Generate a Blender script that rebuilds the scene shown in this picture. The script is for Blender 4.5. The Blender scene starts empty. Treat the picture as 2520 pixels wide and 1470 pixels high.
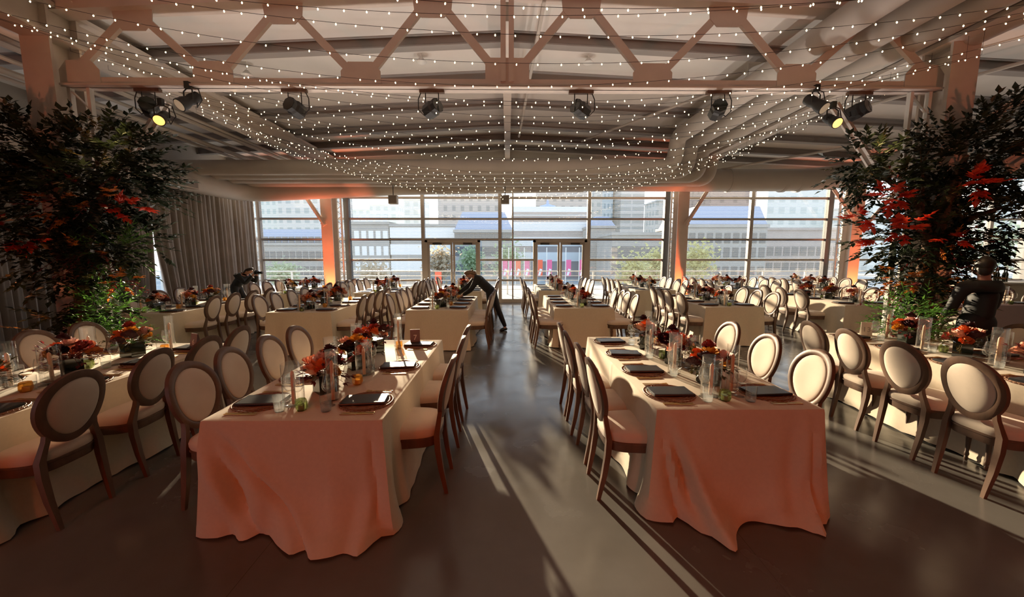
import bpy, math, random
from math import sin, cos, pi, radians, sqrt, atan2, tan
from mathutils import Vector, Matrix
random.seed(7)
scene = bpy.context.scene
COL = scene.collection

# ------------------------------------------------------------------ camera, world, sun, exposure
CAM_Z, FPX, PITCH, YAW = 1.82, 960.0, radians(6.71), radians(-0.656)
cam = bpy.data.cameras.new('camera'); camo = bpy.data.objects.new('camera', cam); COL.objects.link(camo)
cam.sensor_width = 36; cam.lens = FPX / 2520 * 36; cam.clip_start = 0.05; cam.clip_end = 1000
camo.location = (0, 0, CAM_Z); camo.rotation_euler = (pi/2 - PITCH, 0, YAW)
scene.camera = camo
SUN_AZ, SUN_EL = radians(19), radians(12.5)       # azimuth left of the view direction
wd = bpy.data.worlds.new('sky'); scene.world = wd; wd.use_nodes = True
wn = wd.node_tree.nodes; wl = wd.node_tree.links
bg = wn['Background']
tc = wn.new('ShaderNodeTexCoord'); sp = wn.new('ShaderNodeSeparateXYZ'); rp = wn.new('ShaderNodeValToRGB')
wl.new(tc.outputs['Generated'], sp.inputs[0]); wl.new(sp.outputs[2], rp.inputs[0]); wl.new(rp.outputs[0], bg.inputs[0])
rp.color_ramp.elements[0].position = 0.0; rp.color_ramp.elements[0].color = (1.0, 0.97, 0.93, 1)
rp.color_ramp.elements[1].position = 0.6; rp.color_ramp.elements[1].color = (0.42, 0.62, 0.90, 1)
e = rp.color_ramp.elements.new(0.18); e.color = (0.80, 0.92, 1.0, 1)
bg.inputs[1].default_value = 1.7
sl = bpy.data.lights.new('sun', 'SUN'); sl.energy = 15.0; sl.angle = radians(0.8); sl.color = (1.0, 0.80, 0.54)
so = bpy.data.objects.new('sun', sl); COL.objects.link(so)
sd = Vector((-sin(SUN_AZ)*cos(SUN_EL), cos(SUN_AZ)*cos(SUN_EL), sin(SUN_EL)))
so.rotation_euler = sd.to_track_quat('Z', 'Y').to_euler(); so.location = (-10, 30, 12)
pl = bpy.data.lights.new('window_portal', 'AREA'); pl.shape = 'RECTANGLE'; pl.size = 28; pl.size_y = 4.6
po = bpy.data.objects.new('window_portal', pl); COL.objects.link(po); po.location = (5, 14.6, 2.3)
po.rotation_euler = (-pi/2, 0, 0); pl.cycles.is_portal = True
scene.view_settings.view_transform = 'Standard'; scene.view_settings.look = 'None'
scene.view_settings.gamma = 1; scene.view_settings.use_curve_mapping = False
scene.view_settings.exposure = 0.3
scene.cycles.use_denoising = True
scene.cycles.max_bounces = 10; scene.cycles.diffuse_bounces = 5; scene.cycles.transparent_max_bounces = 40
scene.cycles.caustics_reflective = False; scene.cycles.caustics_refractive = False
scene.cycles.sample_clamp_indirect = 6.0

def stage_spot(loc, target, color, energy, angle, blend=0.6, size=0.12, parent=None, name='lamp_light'):
    l = bpy.data.lights.new(name, 'SPOT'); l.energy = energy; l.color = color; l.spot_size = radians(angle)
    l.spot_blend = blend; l.shadow_soft_size = size
    o = bpy.data.objects.new(name, l); COL.objects.link(o); o.location = loc
    o.rotation_euler = (Vector(target)-Vector(loc)).to_track_quat('-Z', 'Y').to_euler()
    if parent:
        o.parent = parent; o.matrix_parent_inverse = Matrix.Translation(parent.location).inverted() if not parent.rotation_euler.z else parent.matrix_basis.inverted()
    return o
ORANGE = (1.0, 0.15, 0.045)
# gelled floor uplights standing along the wall behind the photographer
for x in (-8, -4, 0, 4, 8):
    stage_spot((x, -4.5, .25), (x*.8, 3.0, .75), ORANGE, 12, 80, .9, .1, name='rear_wash')
for x in (-6.5, -3, 0, 3, 6.5):   # unseen red spots added behind the camera to redden floor and cloth fronts
    stage_spot((x, -4.2, 4.2), (x*.9, 1.6, 0), (1.0, .12, .02), 185, 54, .8, .08, name='rear_red_fill')
for x in (-6, -2, 2, 6):
    stage_spot((x, -1.0, .25), (x, 5.7, 5.0), (1.0, .25, .11), 250, 42, .9, .1, name='rear_uplight')
# fill spots without fixtures, added behind the front tables to brighten the roof
for x in (-4.0, -2.2, .1, 2.3, 4.1, 8.5):
    stage_spot((x, 6.0, .5), (x, 6.9, 5.4), (1.0, .88, .78), 150, 105, .9, .1, name='roof_fill')

# ------------------------------------------------------------------ pixel helpers (used only to find where things stand)
_f = Vector((sin(-YAW)*cos(PITCH), cos(YAW)*cos(PITCH), -sin(PITCH))); _r = Vector((cos(YAW), sin(YAW), 0)); _u = _r.cross(_f)
def ray(px, py): return _f*FPX + _r*(px-1260) + _u*(735-py)
def on_z(px, py, z):
    d = ray(px, py); return Vector((0, 0, CAM_Z)) + d*((z-CAM_Z)/d.z)
def on_y(px, py, y):
    d = ray(px, py); return Vector((0, 0, CAM_Z)) + d*(y/d.y)

# ------------------------------------------------------------------ materials
def mat(name, col, rough=0.6, metal=0.0, noise=None, bump=None, emit=None, spec=0.5, sheen=0, coat=0):
    m = bpy.data.materials.new(name); m.use_nodes = True
    nt = m.node_tree; n = nt.nodes; l = nt.links; b = n['Principled BSDF']
    b.inputs['Base Color'].default_value = (*col, 1); b.inputs['Roughness'].default_value = rough
    b.inputs['Metallic'].default_value = metal; b.inputs['Specular IOR Level'].default_value = spec
    if sheen: b.inputs['Sheen Weight'].default_value = sheen
    if coat: b.inputs['Coat Weight'].default_value = coat
    t = n.new('ShaderNodeTexCoord')
    if noise:
        sc, amt = noise[0], noise[1]
        mp = n.new('ShaderNodeMapping'); l.new(t.outputs['Object'], mp.inputs[0])
        if len(noise) > 2: mp.inputs['Scale'].default_value = noise[2]
        nz = n.new('ShaderNodeTexNoise'); nz.inputs['Scale'].default_value = sc; nz.inputs['Detail'].default_value = 5
        l.new(mp.outputs[0], nz.inputs[0])
        r = n.new('ShaderNodeValToRGB'); r.color_ramp.elements[0].position = .3; r.color_ramp.elements[1].position = .7
        r.color_ramp.elements[0].color = tuple(c*(1-amt) for c in col)+(1,)
        r.color_ramp.elements[1].color = tuple(min(1, c*(1+amt)) for c in col)+(1,)
        l.new(nz.outputs[0], r.inputs[0]); l.new(r.outputs[0], b.inputs['Base Color'])
    if bump:
        bz = n.new('ShaderNodeTexNoise'); bz.inputs['Scale'].default_value = bump[0]; bz.inputs['Detail'].default_value = 4
        l.new(t.outputs['Object'], bz.inputs[0])
        bp = n.new('ShaderNodeBump'); bp.inputs['Strength'].default_value = bump[1]; bp.inputs['Distance'].default_value = bump[2] if len(bump) > 2 else 0.01
        l.new(bz.outputs[0], bp.inputs['Height']); l.new(bp.outputs[0], b.inputs['Normal'])
    if emit:
        b.inputs['Emission Color'].default_value = (*emit[0], 1); b.inputs['Emission Strength'].default_value = emit[1]
        if len(emit) > 2: m.cycles.emission_sampling = emit[2]
    return m

def clear_glass(name, tint=(1, 1, 1), refl=0.12, body=0.06, bodycol=(1, 1, 1)):
    m = bpy.data.materials.new(name); m.use_nodes = True
    nt = m.node_tree; n = nt.nodes; l = nt.links; n.remove(n['Principled BSDF']); out = n['Material Output']
    tr = n.new('ShaderNodeBsdfTransparent'); tr.inputs[0].default_value = (*tint, 1)
    gl = n.new('ShaderNodeBsdfGlossy'); gl.inputs['Roughness'].default_value = 0.03
    fr = n.new('ShaderNodeLayerWeight'); fr.inputs[0].default_value = .5
    pw = n.new('ShaderNodeMath'); pw.operation = 'POWER'; pw.inputs[1].default_value = 3.5; l.new(fr.outputs['Facing'], pw.inputs[0])
    ma = n.new('ShaderNodeMath'); ma.operation = 'MULTIPLY_ADD'; ma.inputs[1].default_value = 0.75; ma.inputs[2].default_value = refl*0.3; ma.use_clamp = True
    l.new(pw.outputs[0], ma.inputs[0])
    mx = n.new('ShaderNodeMixShader'); l.new(ma.outputs[0], mx.inputs[0]); l.new(tr.outputs[0], mx.inputs[1]); l.new(gl.outputs[0], mx.inputs[2])
    last = mx
    if body:
        df = n.new('ShaderNodeBsdfTranslucent'); df.inputs[0].default_value = (*bodycol, 1)
        m2 = n.new('ShaderNodeMixShader'); m2.inputs[0].default_value = body
        l.new(mx.outputs[0], m2.inputs[1]); l.new(df.outputs[0], m2.inputs[2]); last = m2
    l.new(last.outputs[0], out.inputs[0]); return m

def frit_glass():
    m = bpy.data.materials.new('fritted_glass'); m.use_nodes = True
    nt = m.node_tree; n = nt.nodes; l = nt.links; n.remove(n['Principled BSDF']); out = n['Material Output']
    tr = n.new('ShaderNodeBsdfTransparent'); tr.inputs[0].default_value = (0.97, 0.97, 0.97, 1)
    gl = n.new('ShaderNodeBsdfGlossy'); gl.inputs['Roughness'].default_value = 0.02
    mx = n.new('ShaderNodeMixShader'); mx.inputs[0].default_value = .05; l.new(tr.outputs[0], mx.inputs[1]); l.new(gl.outputs[0], mx.inputs[2])
    t = n.new('ShaderNodeTexCoord'); s = n.new('ShaderNodeSeparateXYZ'); l.new(t.outputs['Object'], s.inputs[0])
    k = n.new('ShaderNodeMath'); k.operation = 'MULTIPLY'; k.inputs[1].default_value = 1/0.05; l.new(s.outputs[2], k.inputs[0])
    fc = n.new('ShaderNodeMath'); fc.operation = 'FRACT'; l.new(k.outputs[0], fc.inputs[0])
    lt = n.new('ShaderNodeMath'); lt.operation = 'LESS_THAN'; lt.inputs[1].default_value = 0.2; l.new(fc.outputs[0], lt.inputs[0])
    sc = n.new('ShaderNodeMath'); sc.operation = 'MULTIPLY'; sc.inputs[1].default_value = 0.42; l.new(lt.outputs[0], sc.inputs[0])
    tl = n.new('ShaderNodeBsdfTranslucent'); tl.inputs[0].default_value = (0.35, 0.35, 0.34, 1)
    m2 = n.new('ShaderNodeMixShader'); l.new(sc.outputs[0], m2.inputs[0]); l.new(mx.outputs[0], m2.inputs[1]); l.new(tl.outputs[0], m2.inputs[2])
    l.new(m2.outputs[0], out.inputs[0]); return m

def facade(name, wall, win, sx, sz, fill=0.55, rough=0.6):
    """procedural window grid: sx/sz = bay width / storey height in metres"""
    m = bpy.data.materials.new(name); m.use_nodes = True
    nt = m.node_tree; n = nt.nodes; l = nt.links; b = n['Principled BSDF']; b.inputs['Roughness'].default_value = rough
    t = n.new('ShaderNodeTexCoord'); s = n.new('ShaderNodeSeparateXYZ'); l.new(t.outputs['Object'], s.inputs[0])
    ad = n.new('ShaderNodeMath'); ad.operation = 'ADD'; l.new(s.outputs[0], ad.inputs[0]); l.new(s.outputs[1], ad.inputs[1])
    def band(src, step, f):
        a = n.new('ShaderNodeMath'); a.operation = 'MULTIPLY'; a.inputs[1].default_value = 1/step; l.new(src, a.inputs[0])
        c = n.new('ShaderNodeMath'); c.operation = 'FRACT'; l.new(a.outputs[0], c.inputs[0])
        d = n.new('ShaderNodeMath'); d.operation = 'LESS_THAN'; d.inputs[1].default_value = f; l.new(c.outputs[0], d.inputs[0]); return d
    a = band(ad.outputs[0], sx, fill); c = band(s.outputs[2], sz, 0.55)
    mu = n.new('ShaderNodeMath'); mu.operation = 'MULTIPLY'; l.new(a.outputs[0], mu.inputs[0]); l.new(c.outputs[0], mu.inputs[1])
    mx = n.new('ShaderNodeMix'); mx.data_type = 'RGBA'; mx.inputs[6].default_value = (*wall, 1); mx.inputs[7].default_value = (*win, 1)
    l.new(mu.outputs[0], mx.inputs[0]); l.new(mx.outputs[2], b.inputs['Base Color']); return m

def floor_mat():
    m = mat('polished_concrete', (0.2, 0.19, 0.17), 0.3, spec=0.5)
    nt = m.node_tree; n = nt.nodes; l = nt.links; b = n['Principled BSDF']
    t = n.new('ShaderNodeTexCoord')
    a = n.new('ShaderNodeTexNoise'); a.inputs['Scale'].default_value = 0.7; a.inputs['Detail'].default_value = 8; a.inputs['Roughness'].default_value = .65
    l.new(t.outputs['Object'], a.inputs[0])
    r = n.new('ShaderNodeValToRGB'); r.color_ramp.elements[0].position = .35; r.color_ramp.elements[1].position = .68
    r.color_ramp.elements[0].color = (0.118, 0.112, 0.102, 1); r.color_ramp.elements[1].color = (0.158, 0.15, 0.136, 1)
    l.new(a.outputs[0], r.inputs[0])
    s = n.new('ShaderNodeSeparateXYZ'); l.new(t.outputs['Object'], s.inputs[0])
    def joint(o, step, off):
        x = n.new('ShaderNodeMath'); x.operation = 'ADD'; x.inputs[1].default_value = off; l.new(o, x.inputs[0])
        y = n.new('ShaderNodeMath'); y.operation = 'MULTIPLY'; y.inputs[1].default_value = 1/step; l.new(x.outputs[0], y.inputs[0])
        z = n.new('ShaderNodeMath'); z.operation = 'FRACT'; l.new(y.outputs[0], z.inputs[0])
        w = n.new('ShaderNodeMath'); w.operation = 'LESS_THAN'; w.inputs[1].default_value = 0.004/step; l.new(z.outputs[0], w.inputs[0]); return w
    j1 = joint(s.outputs[0], 3.0, 100.5); j2 = joint(s.outputs[1], 3.0, 100.9)
    mxm = n.new('ShaderNodeMath'); mxm.operation = 'MAXIMUM'; l.new(j1.outputs[0], mxm.inputs[0]); l.new(j2.outputs[0], mxm.inputs[1])
    mx = n.new('ShaderNodeMix'); mx.data_type = 'RGBA'; mx.inputs[7].default_value = (0.06, 0.057, 0.05, 1)
    l.new(mxm.outputs[0], mx.inputs[0]); l.new(r.outputs[0], mx.inputs[6]); l.new(mx.outputs[2], b.inputs['Base Color'])
    c = n.new('ShaderNodeTexNoise'); c.inputs['Scale'].default_value = 2.2; c.inputs['Detail'].default_value = 6; l.new(t.outputs['Object'], c.inputs[0])
    mr = n.new('ShaderNodeMapRange'); mr.inputs[1].default_value = .3; mr.inputs[2].default_value = .7; mr.inputs[3].default_value = .13; mr.inputs[4].default_value = .30
    l.new(c.outputs[0], mr.inputs[0]); l.new(mr.outputs[0], b.inputs['Roughness'])
    bp = n.new('ShaderNodeBump'); bp.inputs['Strength'].default_value = .12; bp.inputs['Distance'].default_value = .02
    l.new(c.outputs[0], bp.inputs['Height']); l.new(bp.outputs[0], b.inputs['Normal'])
    return m

def leafmat(name, col, tr=.35):
    m = mat(name, col, .45, noise=(7, .45)); nt = m.node_tree; n = nt.nodes; l = nt.links; b = n['Principled BSDF']
    t = n.new('ShaderNodeBsdfTranslucent'); t.inputs[0].default_value = tuple(min(1, c*1.5) for c in col)+(1,)
    mx = n.new('ShaderNodeMixShader'); mx.inputs[0].default_value = tr; l.new(b.outputs[0], mx.inputs[1]); l.new(t.outputs[0], mx.inputs[2]); l.new(mx.outputs[0], n['Material Output'].inputs[0])
    return m
M = dict(
 floor=floor_mat(),
 ceil=mat('roof_panel', (0.70, 0.67, 0.64), .8, noise=(1.2, .06)),
 steel=mat('cream_painted_steel', (0.62, 0.55, 0.50), .55, noise=(3, .06)),
 rafter=mat('rafter_paint', (0.30, 0.275, 0.26), .6, noise=(2, .05)),
 duct=mat('duct_paint', (0.50, 0.46, 0.42), .5, noise=(1.5, .05)),
 lattice=mat('white_paint', (0.72, 0.70, 0.67), .5),
 wallback=mat('dark_brick_wall', (0.10, 0.085, 0.08), .85, noise=(1, .1)),
 wall=mat('plaster', (0.45, 0.43, 0.41), .85, noise=(1, .05)),
 alu=mat('aluminium_frame', (0.36, 0.33, 0.31), .42, .35),
 aludark=mat('dark_frame', (0.10, 0.10, 0.105), .5, .2),
 frit=frit_glass(), glass=clear_glass('window_glass', (.97, .97, .97), .1, 0),
 ware=clear_glass('clear_glass', (.985, .985, .98), .10, 0.01),
 water=clear_glass('water', (.92, .95, .95), .3, 0.10),
 amber=clear_glass('amber_glass', (.95, .62, .25), .2, 0.25, (1, .6, .2)),
 green=clear_glass('green_glass', (.50, .55, .32), .25, 0.15, (.5, .55, .3)),
 cloth=mat('ivory_linen', (0.66, 0.57, 0.44), .85, noise=(40, .03), bump=(380, .12, .002), sheen=.15),
 cloth_rose=mat('rose_linen', (0.60, 0.42, 0.40), .85, bump=(380, .12, .002)),
 uph=mat('cream_upholstery', (0.68, 0.57, 0.46), .85, noise=(8, .04), bump=(260, .15, .002), sheen=.2),
 wood=mat('weathered_oak', (0.125, 0.068, 0.042), .5, noise=(14, .3, (1, 1, .25)), bump=(60, .2, .002)),
 curtain=mat('taupe_velvet_drape', (0.25, 0.22, 0.20), .65, noise=(3, .12), bump=(30, .1), sheen=.6),
 rattan=mat('rattan', (0.24, 0.115, 0.055), .6, noise=(40, .3)),
 napkin=mat('black_napkin', (0.018, 0.018, 0.022), .38, bump=(200, .15, .001)),
 gold=mat('brushed_gold', (0.72, 0.47, 0.20), .3, 1.0),
 wax=mat('peach_wax', (0.80, 0.52, 0.33), .5),
 black=mat('black_metal', (0.015, 0.015, 0.016), .45),
 chrome=mat('satin_chrome', (.7, .7, .7), .25, 1.0),
 cable=mat('black_cable', (0.02, 0.02, 0.02), .6),
 bulb=mat('bulb_glow', (1, .85, .6), .4, emit=((1.0, 0.70, 0.36), 14.0, 'NONE')),
 lampglow=mat('lamp_glow', (1, .8, .5), .4, emit=((1.0, 0.48, 0.12), 1.6, 'NONE')),
 lampdim=mat('lamp_dim', (.7, .65, .5), .2, emit=((1.0, 0.8, 0.5), .03, 'NONE')),
 bark=mat('bark', (0.14, 0.085, 0.05), .9, noise=(12, .4), bump=(30, .8, .02)),
 leaf=leafmat('dark_green_leaf', (0.018, 0.028, 0.012), .2),
 leaf2=leafmat('olive_leaf', (0.075, 0.06, 0.018), .2),
 fern=leafmat('fern_green', (0.10, 0.24, 0.04)),
 red=leafmat('scarlet_leaf', (0.75, 0.07, 0.03)),
 burg=leafmat('burgundy_leaf', (0.13, 0.02, 0.02)),
 orange=leafmat('orange_leaf', (0.60, 0.20, 0.04)),
 rose_peach=mat('peach_petal', (0.80, 0.42, 0.28), .6), rose_orange=mat('orange_petal', (0.78, 0.20, 0.05), .6),
 rose_red=mat('red_petal', (0.42, 0.07, 0.05), .6), rose_dark=mat('burgundy_petal', (0.055, 0.008, 0.012), .6),
 rose_blush=mat('blush_petal', (0.78, 0.50, 0.42), .6), rose_yellow=mat('ochre_petal', (0.72, 0.40, 0.07), .6),
 vase=mat('dark_green_vase', (0.015, 0.022, 0.014), .08, spec=.8),
 skin=mat('skin', (0.50, 0.27, 0.19), .55), hair_dark=mat('dark_hair', (0.02, 0.014, 0.01), .5), hair_blond=mat('sandy_hair', (0.20, 0.12, 0.06), .55),
 shirt=mat('black_shirt', (0.012, 0.013, 0.014), .7, bump=(14, .3, .01)), trousers=mat('navy_trousers', (0.012, 0.014, 0.02), .7), shoe=mat('black_leather', (0.01, 0.01, 0.01), .4),
 card=mat('mauve_card', (0.22, 0.13, 0.13), .6), cardw=mat('ivory_card', (0.75, 0.70, 0.62), .6), ink=mat('white_ink', (0.85, 0.78, 0.74), .6), inkg=mat('grey_ink', (0.35, 0.31, 0.28), .6),
)

# ------------------------------------------------------------------ mesh builder
class MB:
    def __init__(s): s.v = []; s.f = []; s.mi = []; s.m = 0
    def add(s, vs, fs):
        o = len(s.v); s.v += [tuple(p) for p in vs]; s.f += [tuple(o+i for i in f) for f in fs]; s.mi += [s.m]*len(fs); return s
    def box(s, a, b):
        x0, y0, z0 = a; x1, y1, z1 = b
        return s.add([(x0,y0,z0),(x1,y0,z0),(x1,y1,z0),(x0,y1,z0),(x0,y0,z1),(x1,y0,z1),(x1,y1,z1),(x0,y1,z1)],
                     [(0,3,2,1),(4,5,6,7),(0,1,5,4),(1,2,6,5),(2,3,7,6),(3,0,4,7)])
    def cbox(s, c, d): return s.box([c[i]-d[i]/2 for i in range(3)], [c[i]+d[i]/2 for i in range(3)])
    def bar(s, p, q, w, h, up=(0,0,1)):
        p = Vector(p); q = Vector(q); d = (q-p).normalized(); up = Vector(up)
        if abs(d.dot(up)) > .99: up = Vector((0,1,0))
        r = d.cross(up).normalized()*w/2; u = r.cross(d).normalized()*h/2
        vs = [p-r-u, p+r-u, p+r+u, p-r+u, q-r-u, q+r-u, q+r+u, q-r+u]
        return s.add(vs, [(0,1,2,3),(7,6,5,4),(0,4,5,1),(1,5,6,2),(2,6,7,3),(3,7,4,0)])
    def tube(s, pts, rad, n=10, caps=True, flat=None):
        pts = [Vector(p) for p in pts]; k = len(pts)
        rads = rad if isinstance(rad, (list, tuple)) else [rad]*k
        up = Vector((0,0,1)); vs = []; prev = None
        for i, p in enumerate(pts):
            d = ((pts[min(i+1,k-1)]-pts[max(i-1,0)])).normalized()
            if prev is None:
                a = up if abs(d.dot(up)) < .95 else Vector((0,1,0)); r = d.cross(a).normalized()
            else: r = (prev - d*prev.dot(d)).normalized()
            prev = r; u = r.cross(d).normalized()
            for j in range(n):
                t = 2*pi*j/n; vs.append(p + r*cos(t)*rads[i] + u*sin(t)*rads[i]*(flat or 1))
        fs = [(i*n+j, i*n+(j+1)%n, (i+1)*n+(j+1)%n, (i+1)*n+j) for i in range(k-1) for j in range(n)]
        if caps: fs += [tuple(range(n))[::-1], tuple((k-1)*n+j for j in range(n))]
        return s.add(vs, fs)
    def lathe(s, prof, n=24, c=(0,0,0), mtx=None):
        vs = []; k = len(prof)
        for r, z in prof:
            for j in range(n):
                t = 2*pi*j/n; p = Vector((r*cos(t), r*sin(t), z))
                if mtx: p = mtx @ p
                vs.append(p + Vector(c))
        fs = [(i*n+j, i*n+(j+1)%n, (i+1)*n+(j+1)%n, (i+1)*n+j) for i in range(k-1) for j in range(n)]
        if prof[0][0] > 1e-5: fs.append(tuple(range(n))[::-1])
        if prof[-1][0] > 1e-5: fs.append(tuple((k-1)*n+j for j in range(n)))
        return s.add(vs, fs)
    def shell(s, prof, n=24, c=(0,0,0)):   # open profile, no caps
        vs = []; k = len(prof)
        for r, z in prof:
            for j in range(n):
                t = 2*pi*j/n; vs.append((r*cos(t)+c[0], r*sin(t)+c[1], z+c[2]))
        return s.add(vs, [(i*n+j, i*n+(j+1)%n, (i+1)*n+(j+1)%n, (i+1)*n+j) for i in range(k-1) for j in range(n)])
    def ell(s, c, r, nu=14, nv=9, mtx=None):
        prof = []; vs = []
        for i in range(nv+1):
            a = -pi/2 + pi*i/nv
            for j in range(nu):
                t = 2*pi*j/nu; p = Vector((max(cos(a), .001)*cos(t)*r[0], max(cos(a), .001)*sin(t)*r[1], sin(a)*r[2]))
                if mtx: p = mtx @ p
                vs.append(p+Vector(c))
        return s.add(vs, [(i*nu+j, i*nu+(j+1)%nu, (i+1)*nu+(j+1)%nu, (i+1)*nu+j) for i in range(nv) for j in range(nu)])
    def prism(s, poly, y0, y1, axis='y'):
        k = len(poly)
        f = (lambda a, b, c: (a, c, b)) if axis == 'y' else (lambda a, b, c: (a, b, c)) if axis == 'z' else (lambda a, b, c: (c, a, b))
        vs = [f(a, b, y0) for a, b in poly]+[f(a, b, y1) for a, b in poly]
        fs = [tuple(range(k))[::-1], tuple(range(k, 2*k))]+[(i, (i+1)%k, k+(i+1)%k, k+i) for i in range(k)]
        return s.add(vs, fs)
    def mesh(s, name, mats, smooth=False, ang=40):
        me = bpy.data.meshes.new(name); me.from_pydata(s.v, [], s.f)
        if not isinstance(mats, (list, tuple)): mats = [mats]
        for m in mats: me.materials.append(m)
        if len(mats) > 1: me.polygons.foreach_set('material_index', s.mi)
        if smooth:
            me.polygons.foreach_set('use_smooth', [True]*len(me.polygons))
            me.set_sharp_from_angle(angle=radians(ang))
        me.update(); return me
    def obj(s, name, mats, parent=None, smooth=False, ang=40, loc=None, label=None):
        o = bpy.data.objects.new(name, s.mesh(name, mats, smooth, ang)); COL.objects.link(o)
        if parent: o.parent = parent
        if loc: o.location = loc
        if label: o['label'] = label
        return o

def tag(o, label, cat, group=None, kind=None):
    if label: o['label'] = label
    if cat: o['category'] = cat
    if group: o['group'] = group
    if kind: o['kind'] = kind
    return o
def root(name, loc=(0,0,0), rz=0):
    o = bpy.data.objects.new(name, None); COL.objects.link(o); o.location = loc; o.rotation_euler = (0, 0, rz); o.empty_display_size = .1; return o
def struct(o): o['kind'] = 'structure'; return o
class Proto:
    """builds a thing once; put() places the first itself and afterwards copies of it and its parts"""
    def __init__(s, build): s.build = build; s.o = None
    def put(s, loc, rz=0, label=None, cat=None, group=None, sc=None):
        if s.o is None: s.o = o = s.build()
        else:
            o = s.o.copy(); COL.objects.link(o)
            for ch in s.o.children:
                c = ch.copy(); COL.objects.link(c); c.parent = o
                for g in ch.children:
                    d = g.copy(); COL.objects.link(d); d.parent = c
        for k in ('label', 'category', 'group'):
            if k in o: del o[k]
        o.location = loc; o.rotation_euler = (0, 0, rz)
        if sc: o.scale = (sc, sc, sc)
        tag(o, label, cat, group); return o

# ------------------------------------------------------------------ room shell
WY = 14.25                       # glass wall
XL, XR, YB = -9.6, 19.0, -7.5
def roof_z(x): return 5.5 - .048*abs(x)
struct(MB().box((XL, YB, -.2), (XR, WY+.2, 0)).obj('floor', M['floor']))
b = MB(); b.prism([(XL, roof_z(XL)), (0, 5.5), (XR, roof_z(XR)), (XR, roof_z(XR)+.3), (0, 5.8), (XL, roof_z(XL)+.3)], YB, WY+.6)
struct(b.obj('ceiling', M['ceil']))
struct(MB().box((XL, YB-.2, 0), (XR, YB, 5.5)).obj('wall_back', M['wallback']))
struct(MB().box((XR, YB, 0), (XR+.2, WY+.2, 5.2)).obj('wall_right', M['wall']))
struct(MB().box((XL-.2, YB, 3.5), (XL, WY, 5.4)).obj('wall_left', M['wall']))
b = MB(); b.prism([(XL, 4.52), (XR, 4.52), (XR, roof_z(XR)), (0, 5.5), (XL, roof_z(XL))], WY, WY+.2); struct(b.obj('wall_front', M['wall']))
# rafters (roof purlins) and the ridge beam
n_trim = 0
def trim(bm, m=None, smooth=False):
    global n_trim; n_trim += 1; return struct(bm.obj('trim_%d' % n_trim, m or M['rafter'], smooth=smooth))
for y in (2.7, 4.15, 7.05, 8.45, 9.9, 11.4, 12.7, 13.9):
    b = MB()
    for (xa, xb) in ((XL, 0), (0, XR)):
        za, zb = roof_z(xa), roof_z(xb)
        b.prism([(xa, za-.17), (xb, zb-.17), (xb, zb+.02), (xa, za+.02)], y-.02, y+.02)
        b.prism([(xa, za-.19), (xb, zb-.19), (xb, zb-.17), (xa, za-.17)], y-.09, y+.09)
        b.prism([(xa, za-.02), (xb, zb-.02), (xb, zb+.01), (xa, za+.01)], y-.09, y+.09)
    trim(b)
b = MB(); b.box((-.085, 5.9, 5.05), (.085, WY, 5.09)); b.box((-.02, 5.9, 5.09), (.02, WY, 5.45)); b.box((-.085, 5.9, 5.42), (.085, WY, 5.46)); trim(b, M['steel'])
for s in (-1, 1):   # longitudinal girders on the column lines
    b = MB(); x = 6.1*s; b.box((x-.2, YB, 4.62), (x+.2, WY, 4.68)); b.box((x-.05, YB, 4.68), (x+.05, WY, 5.0)); b.box((x-.2, YB, 5.0), (x+.2, WY, 5.06)); trim(b, M['steel'])
for x in (12.15,):
    b = MB(); b.box((x-.15, YB, 4.5), (x+.15, WY, 4.9)); trim(b, M['steel'])
# conduit lines along the left aisle
for i, (x, z) in enumerate(((-6.9, 4.75), (-7.1, 4.75), (-7.5, 4.7), (-7.75, 4.6), (-8.2, 4.65))):
    MBt = MB().tube([(x, YB, z), (x, 13.9, z)], .035 + .02*(i % 2), 8)
    o = MBt.obj('conduit', M['duct'], smooth=True)
    tag(o, ['thin conduit nearest the left roof girder', 'second conduit out from the left roof girder', 'middle of the five conduits over the left aisle',
            'conduit over the left aisle, second from the drapes', 'conduit over the left aisle closest to the drapes'][i], 'pipe', 'conduits over the left aisle')

# ------------------------------------------------------------------ window wall
HZ = [0.0, .82, 1.557, 2.29, 3.02, 3.76, 4.5]
vx = [-8.85, -5.72, -3.03, -.27, .19, 2.93, 5.72, 8.80, 11.62, 12.5, 14.8, 17.6]
b = MB()
for x in (-8.85, 2.93, -3.03, 8.80, 14.8, 17.6): b.box((x-.06, WY-.07, 0), (x+.06, WY+.07, 4.52))
b.box((-.33, WY-.09, 0), (-.21, WY+.07, 4.52)); b.box((.165, WY-.05, 0), (.215, WY+.05, 4.52)); b.box((12.44, WY-.06, 0), (12.56, WY+.06, 4.52))
struct(b.obj('trim_101', M['alu']))
b = MB()
for x in (-5.72, 5.72, 11.62): b.box((x-.09, WY-.10, 0), (x+.09, WY+.08, 4.52))
struct(b.obj('trim_102', M['aludark']))
DL = (-2.97, -.99); DR = (.93, 2.87)
b = MB()
for z in HZ:
    h = .035 if z > 0 else .07
    segs = [(XL, XR)] if z > 2.2 else [(XL, DL[0]), (DL[1], DR[0]), (DR[1], XR)]
    for a, c in segs: b.box((a, WY-.055, max(0, z-h)), (c, WY+.055, z+h + (.06 if z == 0 else 0)))
struct(b.obj('trim_103', M['alu']))
wi = 0
cols = [(-9.6, -8.9), (-8.79, -5.81), (-5.63, -3.09), (-2.97, -.33), (-.21, .165), (.215, 2.87), (2.99, 5.63), (5.81, 8.74), (8.86, 11.53), (11.71, 12.44), (12.56, 14.74), (14.86, 17.54), (17.66, 19)]
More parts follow.
